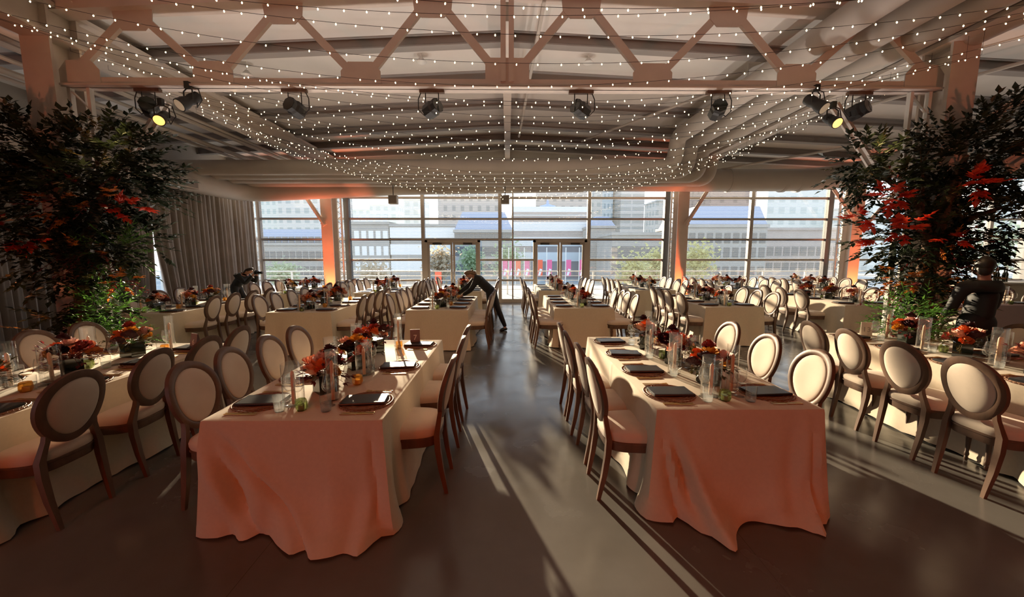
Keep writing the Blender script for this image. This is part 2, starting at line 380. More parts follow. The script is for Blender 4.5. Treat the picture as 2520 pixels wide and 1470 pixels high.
for a, c in cols:
    wi += 1; b = MB()
    for i in range(6):
        aa, cc = a, c
        if HZ[i] < 2.2 and a == -2.97: aa = -.93
        if HZ[i] < 2.2 and a == .215: cc = .87
        b.box((aa, WY-.006, HZ[i]+.035), (cc, WY+.006, HZ[i+1]-.035))
    struct(b.obj('window_%d' % wi, M['frit']))
wi += 1; struct(MB().box((XL-.012, YB, 0), (XL, WY, 3.5)).obj('window_%d' % wi, M['glass']))
# glazed double doors
for di, (a, c) in enumerate((DL, DR)):
    dr = root('door_%d' % (di+1), ((a+c)/2, WY, 0)); dr['kind'] = 'structure'; w = (c-a)/2
    b = MB(); b.box((-w, -.08, 0), (-w+.09, .08, 2.27)); b.box((w-.09, -.08, 0), (w, .08, 2.27)); b.box((-w, -.08, 2.19), (w, .08, 2.27)); b.obj('door_frame', M['alu'], dr)
    for s in (-1, 1):
        x0, x1 = (-w+.09, -.01) if s < 0 else (.01, w-.09)
        b = MB(); t = .07
        b.box((x0, -.03, .02), (x0+t, .03, 2.19)); b.box((x1-t, -.03, .02), (x1, .03, 2.19)); b.box((x0+t, -.03, 2.1), (x1-t, .03, 2.19)); b.box((x0+t, -.03, .02), (x1-t, .03, .26))
        lf = b.obj('door_leaf', M['alu'], dr)
        MB().box((x0+t, -.005, .26), (x1-t, .005, 2.1)).obj('pane', M['glass'], lf)
        hx = -.07 if s < 0 else .07
        MB().tube([(hx, -.03, .85), (hx, -.09, .87), (hx, -.09, 1.12), (hx, -.03, 1.14)], .012, 8).obj('door_handle', M['chrome'], lf, smooth=True)
        MB().box((s*.55-.16, -.09, 2.1), (s*.55+.16, -.035, 2.16)).obj('door_closer', M['black'], lf)

# ------------------------------------------------------------------ steel columns, braces, lattice posts
def column(x, y, z1, where, near):
    r = root('steel_column', (x, y, 0))
    tag(r, 'pale painted steel column %s' % where, 'column', 'steel columns')
    b = MB(); w = .19
    b.box((-w, -.2, 0), (w, -.165, z1)); b.box((-w, .165, 0), (w, .2, z1)); b.box((-.03, -.165, 0), (.03, .165, z1)); b.obj('column_shaft', M['steel'], r)
    MB().box((-.26, -.26, 0), (.26, .26, .03)).obj('base_plate', M['steel'], r)
    return r
def lattice(x, y, z1, where, w=.26):
    r = root('lattice_post', (x, y, 0)); tag(r, 'white lattice post with zigzag bars %s' % where, 'post', 'lattice posts')
    for s in (-1, 1): MB().box((s*w/2-.022, -.03, 0), (s*w/2+.022, .03, z1)).obj('upright', M['lattice'], r)
    k = int(z1/(w*1.15)); b = MB()
    for i in range(k):
        za, zb = z1*i/k, z1*(i+1)/k; sgn = 1 if i % 2 else -1
        b.bar((-w/2*sgn, 0, za+.02), (w/2*sgn, 0, zb-.02), .012, .04, up=(0, 1, 0))
    b.obj('zigzag_bars', M['lattice'], r); return r
def brace(p, q, w, label, m='steel'):
    r = root('diagonal_brace', p); P = Vector(q)-Vector(p)
    b = MB(); b.bar((0,0,0), P, w, w*.25); b.bar((0,0,0), P, w*.25, w); b.obj('strut', M[m], r)
    d = P.normalized(); MB().bar(-d*.02, d*.12, w*1.5, .02, up=(0, 1, 0)).obj('end_plate', M[m], r)
    tag(r, label, 'brace', 'column braces'); return r
column(-6.15, 5.7, 5.15, 'rising behind the leafy tree on the left', True)
column(6.15, 5.7, 5.15, 'rising behind the leafy tree on the right', True)
column(-6.15, 13.75, 5.1, 'glowing orange beside the window wall on the left', False)
column(6.03, 13.75, 5.1, 'glowing orange at the window wall, right of the doors', False)
column(12.1, 13.75, 4.9, 'glowing orange at the window wall, just left of the right tree', False)
lattice(-5.84, 5.7, 4.05, 'beside the near left column'); lattice(5.78, 5.7, 4.05, 'beside the near right column')
lattice(-5.88, 13.95, 4.5, 'beside the left orange column at the windows', .15); lattice(5.84, 13.95, 4.5, 'beside the orange column right of the doors', .15); lattice(11.85, 13.95, 4.5, 'beside the orange column near the right tree', .15)
brace((-6.3, 5.65, 3.35), (-8.2, 5.65, 4.9), .13, 'upper diagonal brace left of the near left column')
brace((-6.3, 5.0, 2.9), (-8.4, 5.0, 4.6), .13, 'orange-lit lower brace at the far left edge')
brace((6.3, 5.65, 3.35), (8.6, 5.65, 4.95), .13, 'upper diagonal brace right of the near right column')
brace((6.3, 5.0, 2.9), (8.9, 5.0, 4.6), .13, 'orange-lit lower brace above the right tree')
brace((5.55, 5.9, 2.9), (4.75, 5.9, 3.95), .14, 'pale brace left of the right lattice post')
brace((-5.65, 5.9, 2.9), (-4.85, 5.9, 3.95), .14, 'pale brace behind the left stage lamps')
brace((-6.2, 13.5, 2.75), (-7.0, 13.5, 4.05), .12, 'orange brace left of the left window-wall column')
brace((6.1, 13.5, 2.75), (6.9, 13.5, 4.1), .12, 'orange brace right of the middle window-wall column')
brace((11.9, 13.5, 3.0), (11.0, 13.5, 4.1), .12, 'pale brace left of the right window-wall column')
brace((12.2, 13.5, 2.6), (13.3, 13.5, 3.9), .12, 'orange brace right of the right window-wall column')

# ------------------------------------------------------------------ roof truss
TY = 5.7
r = root('roof_truss', (0, TY, 4.1)); tag(r, 'large riveted roof truss spanning the hall between the two near columns', 'truss')
b = MB(); b.box((-6, -.11, -.045), (6, .11, -.02)); b.box((-6, -.02, -.045), (6, .0, .09)); b.obj('bottom_chord', M['steel'], r)
b = MB()
for s in (-1, 1): b.prism([(s*6, .88), (0, 1.16), (0, 1.3), (s*6, 1.02)], -.13, .13)
b.obj('top_chord', M['steel'], r)
for i in range(-3, 4):
    x = i*2.0; w = .27; h = .30
    if i == 0: w, h = .30, .36
    if abs(i) == 3: x = i*1.93
    MB().prism([(x-w, -.04), (x+w, -.04), (x+w, h*.6 if i else h), (x+w*.62, h), (x-w*.62, h), (x-w, h*.6 if i else h)], -.035, -.022).obj('gusset_plate', M['steel'], r)
def topz(x): return 1.16-.0467*abs(x)
for i in range(-3, 3):
    x = i*2.0+1.0; z = topz(x)
    MB().prism([(x-.27, z+.02), (x+.27, z+.02), (x+.25, z-.15), (x+.15, z-.25), (x-.15, z-.25), (x-.25, z-.15)], -.035, -.022).obj('gusset_plate', M['steel'], r)
    for s in (-1, 1):
        MB().bar((x+s*.14, 0, z-.1), (x+s*.9, 0, .14), .10, .055, up=(0, 1, 0)).obj('diagonal_member', M['steel'], r)
MB().box((-.09, -.06, .05), (-.02, .06, 1.2)).box((.02, -.06, .05), (.09, .06, 1.2)).obj('king_post', M['steel'], r)

# ------------------------------------------------------------------ ducts
def bend(p0, p1, p2, r, n=8):
    p0, p1, p2 = Vector(p0), Vector(p1), Vector(p2); a = p1+(p0-p1).normalized()*r; c = p1+(p2-p1).normalized()*r
    return [a*(1-t)**2 + p1*2*t*(1-t) + c*t*t for t in [i/n for i in range(n+1)]]
dl = ['nearest', 'second', 'third', 'farthest']
for i in range(4):
    x = 4.35+i*.62; ye = 10.35+i*.62; yb = 10.75+i*.62; zt = 4.76; zb = 4.05
    pts = [(x, YB+.4, zt)] + bend((x, 0, zt), (x, ye, zt), (x, ye+.05, zb), .3) + bend((x, ye+.02, zt), (x, ye+.1, zb), (-9, yb, zb), .35) + [(-9.5, yb, zb)]
    o = MB().tube(pts, .195, 18, flat=.55 if False else 1).obj('air_duct', M['duct'], smooth=True)
    o.scale = (1, 1, 1)
    tag(o, 'long grey air duct, %s of four bending across in front of the windows' % dl[i], 'duct', 'four parallel air ducts')
for m_ in ():
    pass
r = root('round_duct', (-8.35, 0, 3.65)); tag(r, 'big round pale duct above the taupe drapes with an air grille', 'duct')
pts = [(0, YB+.4, 0)] + bend((0, 5, 0), (0, 12.95, .05), (4, 12.95, .3), 1.0) + [(5, 12.95, .3), (10.8, 12.95, .4)]
MB().tube(pts, .28, 22).obj('duct_body', M['duct'], r, smooth=True)
b = MB(); b.box((.17, 9.85, -.2), (.33, 10.5, .06)); b.obj('grille_box', M['duct'], r)
b = MB(); b.box((.32, 9.9, -.17), (.35, 10.45, .03)); b.obj('air_grille', M['rafter'], r)
r = root('round_duct', (0, 13.25, 4.2)); tag(r, 'widest round duct running right above the windows toward the right tree', 'duct')
pts = [(2.4, 0, 0), (6.3, 0, 0), (7.2, 0, -.0)] + bend((9, 0, 0), (10.9, -.1, .05), (11.4, -4, .25), 1.3) + [(11.6, -5.5, .3)]
MB().tube(pts, .36, 24).obj('duct_body', M['duct'], r, smooth=True)
for xx in (7.3, 9.1, 9.6):
    MB().tube([(xx, 0, 0), (xx+.1, 0, 0)], .38, 24).obj('duct_collar', M['duct'], r, smooth=True)
for i, (p, q) in enumerate((((8.6, 5.2, 4.78), (4.0, 13.0, 4.45)), ((12.5, 5.5, 4.6), (6.9, 13.4, 4.55)), ((7.3, 2.5, 5.0), (2.2, 12.0, 5.1)), ((.55, 4.5, 5.3), (.32, 11.2, 5.0)))):
    o = MB().tube([p, q], .03, 8).obj('sprinkler_pipe', M['duct'], smooth=True)
    tag(o, ['thin pipe slanting under the roof left of the right tree', 'thin pipe slanting under the roof above the right duct bend', 'thin pipe crossing above the right duct runs', 'very thin pale pipe just right of the ridge beam'][i], 'pipe', 'sprinkler pipes')

# ------------------------------------------------------------------ drapes on the left
def drape(y0, y1, label, p0=0., p1=0., seed=0, xoff=0):
    rnd = random.Random(seed); n = int((y1-y0)/.022); rows = [0, .15, .3, .45, .55, .65, .75, .85, .92, 1]
    ph = [rnd.uniform(0, 6.28) for _ in range(4)]; b = MB(); vs = []
    for t in rows:
        z = 3.78*(1-t); low = max(0, (t-.42)/.58)
        for i in range(n+1):
            u = i/n; y = y0+(y1-y0)*u
            y += p0*low*(1-u)**1.5 - p1*low*u**1.5
            k = y0+(y1-y0)*u
            a = .055*sin(k*34+ph[0]) + .028*sin(k*61+ph[1]+t*1.2) + .02*sin(k*17+ph[2]) + .015*sin(k*95+ph[3]+t*2)
            vs.append((xoff-8.95 + a*(.75+.5*t), y, z+.01))
    fs = [(r_*(n+1)+i, r_*(n+1)+i+1, (r_+1)*(n+1)+i+1, (r_+1)*(n+1)+i) for r_ in range(len(rows)-1) for i in range(n)]
    b.add(vs, fs); o = b.obj('curtain', M['curtain'], smooth=True, ang=180)
    md = o.modifiers.new('thick', 'SOLIDIFY'); md.thickness = .006
    tag(o, label, 'curtain', 'taupe drape panels'); return o
drape(11.6, 14.1, 'taupe velvet drape panel hanging next to the window wall', seed=1)
drape(10.05, 11.68, 'taupe drape panel behind the photographer, parted at its foot', p0=.30, seed=2)
drape(6.9, 10.1, 'taupe drape panel just right of the left tree, parted at its foot', p1=.10, seed=3)
drape(4.1, 6.95, 'taupe drape panel behind the left tree', seed=4)
drape(.8, 4.15, 'taupe drape panel at the far left edge', seed=5)
drape(-3, .85, 'taupe drape panel nearest the photographer', seed=6)
tag(MB().tube([(-8.95, -3, 3.82), (-8.95, 14.1, 3.82)], .025, 8).obj('drape_rail', M['black'], smooth=True), 'dark rail holding the taupe drapes', 'rail')

# ------------------------------------------------------------------ chairs
def sect(c, w, d): return [(c[0]-w/2, c[1]-d/2, c[2]), (c[0]+w/2, c[1]-d/2, c[2]), (c[0]+w/2, c[1]+d/2, c[2]), (c[0]-w/2, c[1]+d/2, c[2])]
def seat_outline(k=1.0, off=0):
    pts = []
    for i in range(40):
        t = 2*pi*i/40; cx, sx = cos(t), sin(t)
        e = .55; x = math.copysign(abs(cx)**e, cx); y = math.copysign(abs(sx)**e, sx)
        w = .205 + .042*(y+1)/2
        yy = .02+.232*y + (.03*(1-x*x) if y > .5 else 0)
        pts.append((x*(w+off)*k, yy*(1+off*4)))
    return pts
def back_y(z): return -.205-.115*max(0, (z-.5))/.52
def build_chair():
    r = root('dining_chair')
    # seat cushion
    b = MB(); lay = [(.455, 1.0), (.475, 1.03), (.50, 1.035), (.518, 1.0), (.532, .90), (.541, .7), (.545, .4)]; o = seat_outline(); vs = []
    for z, k in lay: vs += [(x*k, .02+(y-.02)*k, z) for x, y in o]
    fs = [(i*40+j, i*40+(j+1)%40, (i+1)*40+(j+1)%40, (i+1)*40+j) for i in range(len(lay)-1) for j in range(40)]
    fs.append(tuple((len(lay)-1)*40+j for j in range(40))); b.add(vs, fs); b.obj('seat', M['uph'], r, smooth=True, ang=60)
    b = MB(); lay = [(.385, .985), (.395, 1.0), (.44, 1.0), (.445, 1.035), (.458, 1.035), (.462, 1.0)]; vs = []
    for z, k in lay: vs += [(x*k, .02+(y-.02)*k, z) for x, y in o]
    fs = [(i*40+j, i*40+(j+1)%40, (i+1)*40+(j+1)%40, (i+1)*40+j) for i in range(len(lay)-1) for j in range(40)] + [tuple(range(40))[::-1], tuple((len(lay)-1)*40+j for j in range(40))]
    b.add(vs, fs); b.obj('seat_frame', M['wood'], r, smooth=True, ang=35)
    for s in (-1, 1):
        prof = [(.009, 0), (.0135, .01), (.014, .03), (.010, .04), (.017, .055), (.0165, .07), (.012, .08), (.0235, .31), (.027, .34), (.020, .35), (.027, .365), (.027, .375), (.030, .385), (.030, .43)]
        MB().lathe(prof, 14, (s*.198, .205, 0)).obj('leg', M['wood'], r, smooth=True)
    for s in (-1, 1):
        b = MB(); st = [(0, .170, -.262, .025, .027), (.06, .172, -.252, .029, .031), (.2, .178, -.226, .036, .038), (.36, .180, -.205, .042, .042), (.47, .178, -.200, .042, .042), (.54, .160, -.208, .034, .036), (.60, .145, -.217, .032, .034), (.66, .143, -.226, .028, .030)]
        vs = []
        for z, x, y, w, d in st: vs += sect((s*x, y, z), w, d)
        k = len(st); fs = [(i*4+j, i*4+(j+1)%4, (i+1)*4+(j+1)%4, (i+1)*4+j) for i in range(k-1) for j in range(4)] + [(3, 2, 1, 0), tuple((k-1)*4+j for j in range(4))]
        b.add(vs, fs); b.obj('leg', M['wood'], r, smooth=True, ang=50)
    # oval back: frame ring and padded panel
    N = 48; cz, A, B = .787, .188, .218; b = MB(); vs = []
    prof = [(-.026, 0, -.017), (-.026, 0, .012), (-.012, 0, .021), (.012, 0, .021), (.026, 0, .012), (.026, 0, -.017), (.0, 0, -.022)]
    for i in range(N):
        t = 2*pi*i/N
        for (dr, _, dy) in prof:
            x = (A+dr)*cos(t)*(1+.10*sin(t)); z = cz+(B+dr)*sin(t); curve = .022*(x/A)**2
            vs.append((x, back_y(z)+dy+curve, z))
    P = len(prof); fs = [(i*P+j, i*P+(j+1)%P, ((i+1)%N)*P+(j+1)%P, ((i+1)%N)*P+j) for i in range(N) for j in range(P)]
    b.add(vs, fs); b.obj('back_frame', M['wood'], r, smooth=True, ang=50)
    b = MB(); vs = []; rings = [1, .985, .93, .8, .6, .35, .12]; dep = [.004, .016, .022, .028, .032, .034, .035]
    order = [(rings[k], dep[k]) for k in range(6, -1, -1)] + [(rings[k], -dep[k]*.8) for k in range(7)]
    for k, dd in order:
        for i in range(32):
            t = 2*pi*i/32; x = (A-.022)*k*cos(t)*(1+.10*sin(t)); z = cz+(B-.022)*k*sin(t); vs.append((x, back_y(z)+dd+.022*(x/A)**2, z))
    K = len(order); fs = [(i*32+j, i*32+(j+1)%32, (i+1)*32+(j+1)%32, (i+1)*32+j) for i in range(K-1) for j in range(32)] + [tuple(range(32))[::-1], tuple((K-1)*32+j for j in range(32))]
    b.add(vs, fs); b.obj('backrest', M['uph'], r, smooth=True, ang=80)
    return r
chair = Proto(build_chair)

# ------------------------------------------------------------------ draped tables
def tablecloth(name, W, L, H, seed, label, loc, ext=None, dens=1.0, m='cloth', group='ivory tablecloths', hemlift=None, folds=None):
    rnd = random.Random(seed); per = 2*(W+L); n = int(per*26*dens); ph = [rnd.uniform(0, 6.28) for _ in range(6)]
    rc = .02; b = MB(); vs = []
    # perimeter points: (x, y, nx, ny, side, u, corner distance)
    P = []
    sides = [((-W/2, -L/2), (1, 0), W, (0, -1)), ((W/2, -L/2), (0, 1), L, (1, 0)), ((W/2, L/2), (-1, 0), W, (0, 1)), ((-W/2, L/2), (0, -1), L, (-1, 0))]
    for si, (p, d, ln, nr) in enumerate(sides):
        k = max(8, int(n*ln/per)); pn = sides[(si-1) % 4][3]; nn = sides[(si+1) % 4][3]
        for i in range(k):
            u = i/k; a = u*ln; q = (p[0]+d[0]*a, p[1]+d[1]*a)
            cw = .10; nx, ny = nr
            if a < cw: w = .5*(1-a/cw); nx, ny = nr[0]*(1-w)+pn[0]*w, nr[1]*(1-w)+pn[1]*w
            if ln-a < cw: w = .5*(1-(ln-a)/cw); nx, ny = nr[0]*(1-w)+nn[0]*w, nr[1]*(1-w)+nn[1]*w
            m_ = sqrt(nx*nx+ny*ny); P.append((q[0], q[1], nx/m_, ny/m_, si, u, min(a, ln-a), ln, nr))
    N = len(P)
    rows = [0, .008, .03, .09, .18, .28, .38, .48, .58, .68, .77, .85, .92, .97, 1.0]
    if folds: rows = [0, .008, .03] + [.03+.97*k/34 for k in range(1, 35)]
    for ri, t in enumerate(rows):
        for (x, y, nx, ny, si, u, cd, ln, nr) in P:
            s_ = u*ln*1.0 + si*3.1
            fold = sin(s_*9.5+ph[si] + .6*sin(s_*3+ph[4])) * .5 + sin(s_*17+ph[(si+1) % 4])*.28
            if si in (0, 2): fold = fold*.35
            flat = .018 + .012*fold
            corner = math.exp(-((cd-.0)/.09)**2)*.05 - math.exp(-((cd-.19)/.06)**2)*.045 + math.exp(-((cd-.32)/.07)**2)*.03
            o = .006 + t*flat*1.4 + (t**1.1)*corner
            o += .015*t*max(0, sin(s_*4.1+ph[5])) + .005*math.exp(-((u-.5)/.008)**2)
            if folds:
                for (fs_, u0, u1, pw_, dp, wd_) in folds:
                    if fs_ == si: o += dp*min(1, t*2.2)*math.exp(-((u-(u0+(u1-u0)*t**pw_))/wd_)**2)
            z = H*(1-t)
            ex = ext(si, u) if ext else (.03+.03*sin(s_*5+ph[2]))
            lo = max(0, (t-.62)/.38)
            if t > .9: z += .006+.012*abs(sin(s_*13+ph[3]))
            if hemlift: z += max(0, hemlift(si, u))*max(0, (t-.55)/.45)
            if ri == 0: o = 0; z = H
            if ri == 1: o = .004; z = H-.002
            eo = max(0, ex)*lo**1.8*min(1, cd/.10+(.15 if si else 0)) if ri > 1 else 0
            vs.append((x+nx*o+nr[0]*eo, y+ny*o+nr[1]*eo, max(.004, z)))
    fs = [(i*N+j, (i+1)*N+j, (i+1)*N+(j+1) % N, i*N+(j+1) % N) for i in range(len(rows)-1) for j in range(N)]
    b.add(vs, fs); b.f.append(tuple(range(N))); b.mi.append(0)
    o = b.obj(name, M[m], smooth=True, ang=50, loc=loc)
    tag(o, label, 'tablecloth', group); return o
TH = .76; TW, TL = 1.14, 2.3
def extL(si, u):
    if si == 0: return .02 + .03*abs(sin(u*9)) + .15*max(0, min(1, (u-.36)/.2))*(.7+.4*u)
    if si == 1: return .03*max(0, 1-u*4)+.01
    return .03
def extR(si, u):
    if si == 0: return .05 + .21*math.exp(-((u-.31)/.11)**2) + .04*u + .11*math.exp(-((u-.88)/.12)**2)
    return .03+.02*sin(u*14)
TABLES = [
 # key, phrase, x, y0(front), left chair offsets, right chair offsets
 ('A1', 'front far-left table',      -3.85, 2.25, [.55, 1.05, 1.55, 2.05], [.14, .74, 1.25, 1.75]),
 ('A2', 'front left-centre table',   -1.375, 2.39, [.18, .66, 1.14, 1.6], [.36, 1.05, 1.66]),
 ('A3', 'front right-centre table',   1.585, 2.53, [.14, .64, 1.16, 1.64], [.36, 1.0, 1.68]),
 ('A4', 'front far-right table',      4.68, 2.73, [-.08, .47, 1.02, 1.5], [.6, 1.3, 1.85]),
 ('B1', 'second-row far-left table', -6.43, 6.76, [.3, .85, 1.4, 1.95], [.3, .85, 1.4, 1.95]),
 ('B2', 'second-row left table',     -3.72, 6.90, [.3, .85, 1.4, 1.95], [.25, .75, 1.25, 1.75]),
 ('B3', 'second-row left-centre table', -1.31, 7.16, [.25, .75, 1.25, 1.75], [.05, .45, .85, 1.25]),
 ('B4', 'second-row right-centre table', 1.47, 7.36, [-.1, .4, .9, 1.4], [-.1, .38, .8, 1.25]),
 ('B5', 'second-row right table',     4.44, 7.50, [.05, .55, 1.05, 1.55], [.1, .65, 1.2, 1.75]),
 ('B6', 'second-row far-right table', 7.42, 7.76, [.5, 1.1, 1.7], [.3, .9, 1.5]),
 ('C1', 'window-row far-left table', -5.76, 10.0, [.25, .8, 1.35, 1.9], [.25, .8, 1.35, 1.9]),
 ('C2', 'window-row left table',     -3.52, 10.3, [.25, .8, 1.35, 1.9], [.25, .8, 1.35, 1.9]),
 ('C3', 'window-row left-centre table', -1.30, 10.7, [.25, .8, 1.35, 1.9], [.25, .8, 1.35, 1.9]),
 ('C4', 'window-row right-centre table', 1.46, 10.86, [.1, .65, 1.2, 1.75], [.1, .65, 1.2, 1.75]),
 ('C5', 'window-row right table',     4.2, 10.98, [.1, .65, 1.2, 1.75], [.1, .65, 1.2, 1.75]),
 ('C6', 'window-row far-right table', 7.03, 11.2, [.1, .65, 1.2, 1.75], [.1, .65, 1.2, 1.75]),
 ('C7', 'window-row outermost table', 9.7, 11.3, [.1, .65, 1.2, 1.75], [.1, .65, 1.2, 1.75]),
 ('D7', 'rose-draped table', 10.4, 7.7, [.3, .85, 1.4], [.3, .85, 1.4]),
]
ORD = ['nearest', 'second', 'third', 'fourth']
BACKOUT = {'A1': (.45, .37), 'A2': (.37, .37), 'A3': (.39, .40), 'A4': (.55, .45)}
for ti, (key, ph_, x, y0, lc, rc_) in enumerate(TABLES):
    near = key[0] == 'A'
    ext = extL if key == 'A2' else extR if key == 'A3' else None
    m = 'cloth_rose' if key == 'D7' else 'cloth'
    lab = ('dusty-rose tablecloth on the %s' if key == 'D7' else 'floor-length ivory tablecloth on the %s') % ph_
    FO = {'A2': [(0, .05, .62, 1.25, -.055, .035), (0, .11, .68, 1.25, .03, .05), (0, .03, .30, 1.6, -.045, .03), (0, .0, .2, 1.5, .035, .04), (0, .93, .97, 1, -.04, .018), (0, .86, .80, 1, .02, .05)],
      'A3': [(0, .04, .26, 1.1, -.055, .03), (0, .10, .33, 1.1, .045, .045), (0, .02, .12, 1.2, -.04, .018), (0, .06, .19, 1.2, .03, .03), (0, .95, .93, 1, -.05, .014), (0, .90, .84, 1, .03, .04), (0, .97, .90, 1.5, .03, .02), (0, .95, .45, 4, .02, .09)]}
    tablecloth('tablecloth', TW, TL, TH, 20+ti, lab, (x, y0+TL/2, 0), ext, 1.6 if key in FO else 1.0 if near else .6, m, folds=FO.get(key))
    rnd = random.Random(100+ti)
    for side, offs in ((-1, lc), (1, rc_)):
        bo = BACKOUT.get(key, (.42, .42))[0 if side < 0 else 1]
        for ci, oy in enumerate(offs):
            jit = rnd.uniform(-.03, .03); rot = (-pi/2 if side < 0 else pi/2) + rnd.uniform(-.07, .07)
            cx = x + side*(TW/2 + bo - .285 + jit)
            chair.put((cx, y0+oy+.2, 0), rot, '%s cream oval-back chair on the %s side of the %s' % (ORD[ci], 'left' if side < 0 else 'right', ph_), 'chair', 'oval-back dining chairs')

# ------------------------------------------------------------------ place settings
def build_charger():
    b = MB()
    b.shell([(.001, .006), (.09, .006), (.10, .009), (.135, .010)], 36); b.shell([(.135, .010), (.10, .003), (.001, .001)], 36)
    for k in range(4): 
        rr = .10+.02*k; b.tube([(rr*cos(2*pi*i/36), rr*sin(2*pi*i/36), .009) for i in range(37)], .004, 5, caps=False)
    for i in range(36):   # looped rim
        a = 2*pi*i/36; pts = []
        for j in range(9):
            q = 2*pi*j/8; pts.append(((.152+.014*cos(q))*cos(a+.07*sin(q)), (.152+.014*cos(q))*sin(a+.07*sin(q)), .007+.003*sin(q*2)))
        b.tube(pts, .0026, 4, caps=False)
    b.v = [(x*1.13, y*1.13, z) for x, y, z in b.v]; return b.obj('charger_plate', M['rattan'], smooth=True)
def build_napkin():
    b = MB(); w, d = .15, .085
    for k, (z0, z1, sx) in enumerate(((.012, .018, 1.0), (.018, .024, .985), (.024, .030, .97))):
        b.box((-w*sx, -d*sx, z0), (w*sx, d*sx, z1-.0008))
    b.tube([(-w, -d, .021), (w, -d, .021)], .0095, 8)
    return b.obj('folded_napkin', M['napkin'], smooth=True)
def build_knife():
    b = MB(); b.bar((0, -.11, .005), (0, .0, .005), .010, .005); b.prism([(-.006, 0), (.007, 0), (.010, .06), (.006, .10), (-.004, .11), (-.006, .09)], .004, .006, 'z'); return b.obj('table_knife', M['gold'])
def build_fork():
    b = MB(); b.bar((0, -.11, .004), (0, .02, .006), .008, .004); b.prism([(-.004, .02), (.004, .02), (.011, .045), (-.011, .045)], .005, .007, 'z')
    for k in (-.009, -.003, .003, .009): b.bar((k, .045, .006), (k, .085, .009), .003, .002)
    return b.obj('table_fork', M['gold'])
def glass_proto(name, outer, thick=.0014, stem=None, n=20, fill=None):
    def f():
        b = MB(); inner = [(max(.0006, r-thick), z+thick*.5) for r, z in outer][::-1]
        b.shell(outer, n); b.shell([outer[-1]]+inner, n)
        if stem: b.lathe(stem, n)
        if fill is None: return b.obj(name, M['ware'], smooth=True, ang=60)
        rr = root(name); b.obj('bowl', M['ware'], rr, smooth=True, ang=60)
        MB().lathe(fill, n).obj('water', M['water'], rr, smooth=True); return rr
    return Proto(f)
WINE = glass_proto('wine_glass', [(.004, .105), (.024, .115), (.036, .135), (.041, .16), (.040, .185), (.034, .215), (.031, .225)], stem=[(.034, 0), (.034, .002), (.008, .006), (.004, .012), (.0035, .09), (.006, .105), (.001, .11)])
COUPE = glass_proto('goblet', [(.004, .085), (.022, .092), (.034, .108), (.038, .128), (.037, .150), (.035, .158)], stem=[(.031, 0), (.031, .002), (.007, .006), (.004, .012), (.0035, .075), (.006, .085), (.001, .09)])
TUMB = glass_proto('water_tumbler', [(.001, .003), (.030, .003), (.033, .008), (.036, .06), (.038, .115)], fill=[(.030, .008), (.0335, .03), (.0345, .062), (.001, .063)])
CH = Proto(build_charger); NAP = Proto(build_napkin); KN = Proto(build_knife); FK = Proto(build_fork)
HUR = {}
for k, (rr, hh) in {'tall': (.055, .36), 'medium': (.070, .30), 'short': (.055, .24), 'slim': (.042, .37)}.items():
    HUR[k] = glass_proto('hurricane_glass', [(.001, .004), (rr-.004, .004), (rr, .010), (rr, hh-.004), (rr+.001, hh)], thick=.0022, n=24)
def build_candle(h):
    def f():
        r = root('taper_candle')
        MB().lathe([(.0125, .0), (.0135, .02), (.0125, h*.9), (.010, h*.96), (.003, h)], 12).obj('wax_taper', M['wax'], r, smooth=True)
        MB().shell([(.030, .0), (.030, .045)], 18).shell([(.0145, .0), (.0145, .04)], 14).obj('glass_holder', M['ware'], r, smooth=True)
        MB().tube([(0, 0, h), (.001, 0, h+.012)], .001, 5).obj('wick', M['black'], r)
        return r
    return Proto(f)
CAN = {'tall': build_candle(.27), 'medium': build_candle(.24), 'short': build_candle(.19), 'slim': build_candle(.29)}
def build_votive(m):
    def f():
        r = root('votive_holder'); b = MB(); n = 6
        b.lathe([(.026, 0), (.036, .02), (.034, .055), (.030, .068)], n); b.obj('cup', M[m], r)
        MB().lathe([(.018, .005), (.018, .035), (.001, .036)], 12).obj('tea_light', M['cardw'], r, smooth=True); return r
    return Proto(f)
VOT = {'green': build_votive('green'), 'amber': build_votive('amber')}
def rose_mesh(m, r=.034, seed=0, layers=4):
    rnd = random.Random(seed); b = MB(); b.ell((0, 0, 0), (r*.45, r*.45, r*.5), 10, 6)
    for L_ in range(layers):
        np_ = 3+L_; rr = r*(.42+.6*L_/(layers-1)); up = 1.15-.26*L_
        for k in range(np_):
            a0 = 2*pi*k/np_+L_*.7+rnd.uniform(-.15, .15); wd_ = 1.35*2*pi/np_/2; vs = []
            for i in range(5):
                v = i/4
                for j in range(5):
                    u = (j/4-.5)*2; a = a0+u*wd_*(.45+.55*sin(pi*min(1, v+.15)*.62))
                    open_ = .25+.75*L_/(layers-1)
                    rad = rr*(.25+.75*sin(min(1, v*1.15)*pi/2)) + (v**3)*open_*r*.28
                    z = -r*.55 + v*r*up*1.15 - abs(u)**3*v*r*.22
                    vs.append((rad*cos(a), rad*sin(a), z))
            b.add(vs, [(i*5+j, i*5+j+1, (i+1)*5+j+1, (i+1)*5+j) for i in range(4) for j in range(4)])
    return b.mesh('bloom', M[m], True, 180)
ROSES = {k: rose_mesh('rose_'+k, .036, i) for i, k in enumerate(('peach', 'orange', 'red', 'dark', 'blush', 'yellow'))}
def leafquad(b, p, d, n, ln, w):
    """one leaf: pointed, slightly folded along its rib"""
    d = d.normalized(); s = d.cross(n)
    if s.length < 1e-4: s = d.cross(Vector((1, 0, .3)))
    s.normalize(); nn = s.cross(d).normalized()
    b.add([p, p+d*ln*.4+s*w*.5+nn*w*.18, p+d*ln, p+d*ln*.4-s*w*.5+nn*w*.18, p+d*ln*.45], [(0, 4, 1), (1, 4, 2), (0, 3, 4), (3, 2, 4)])
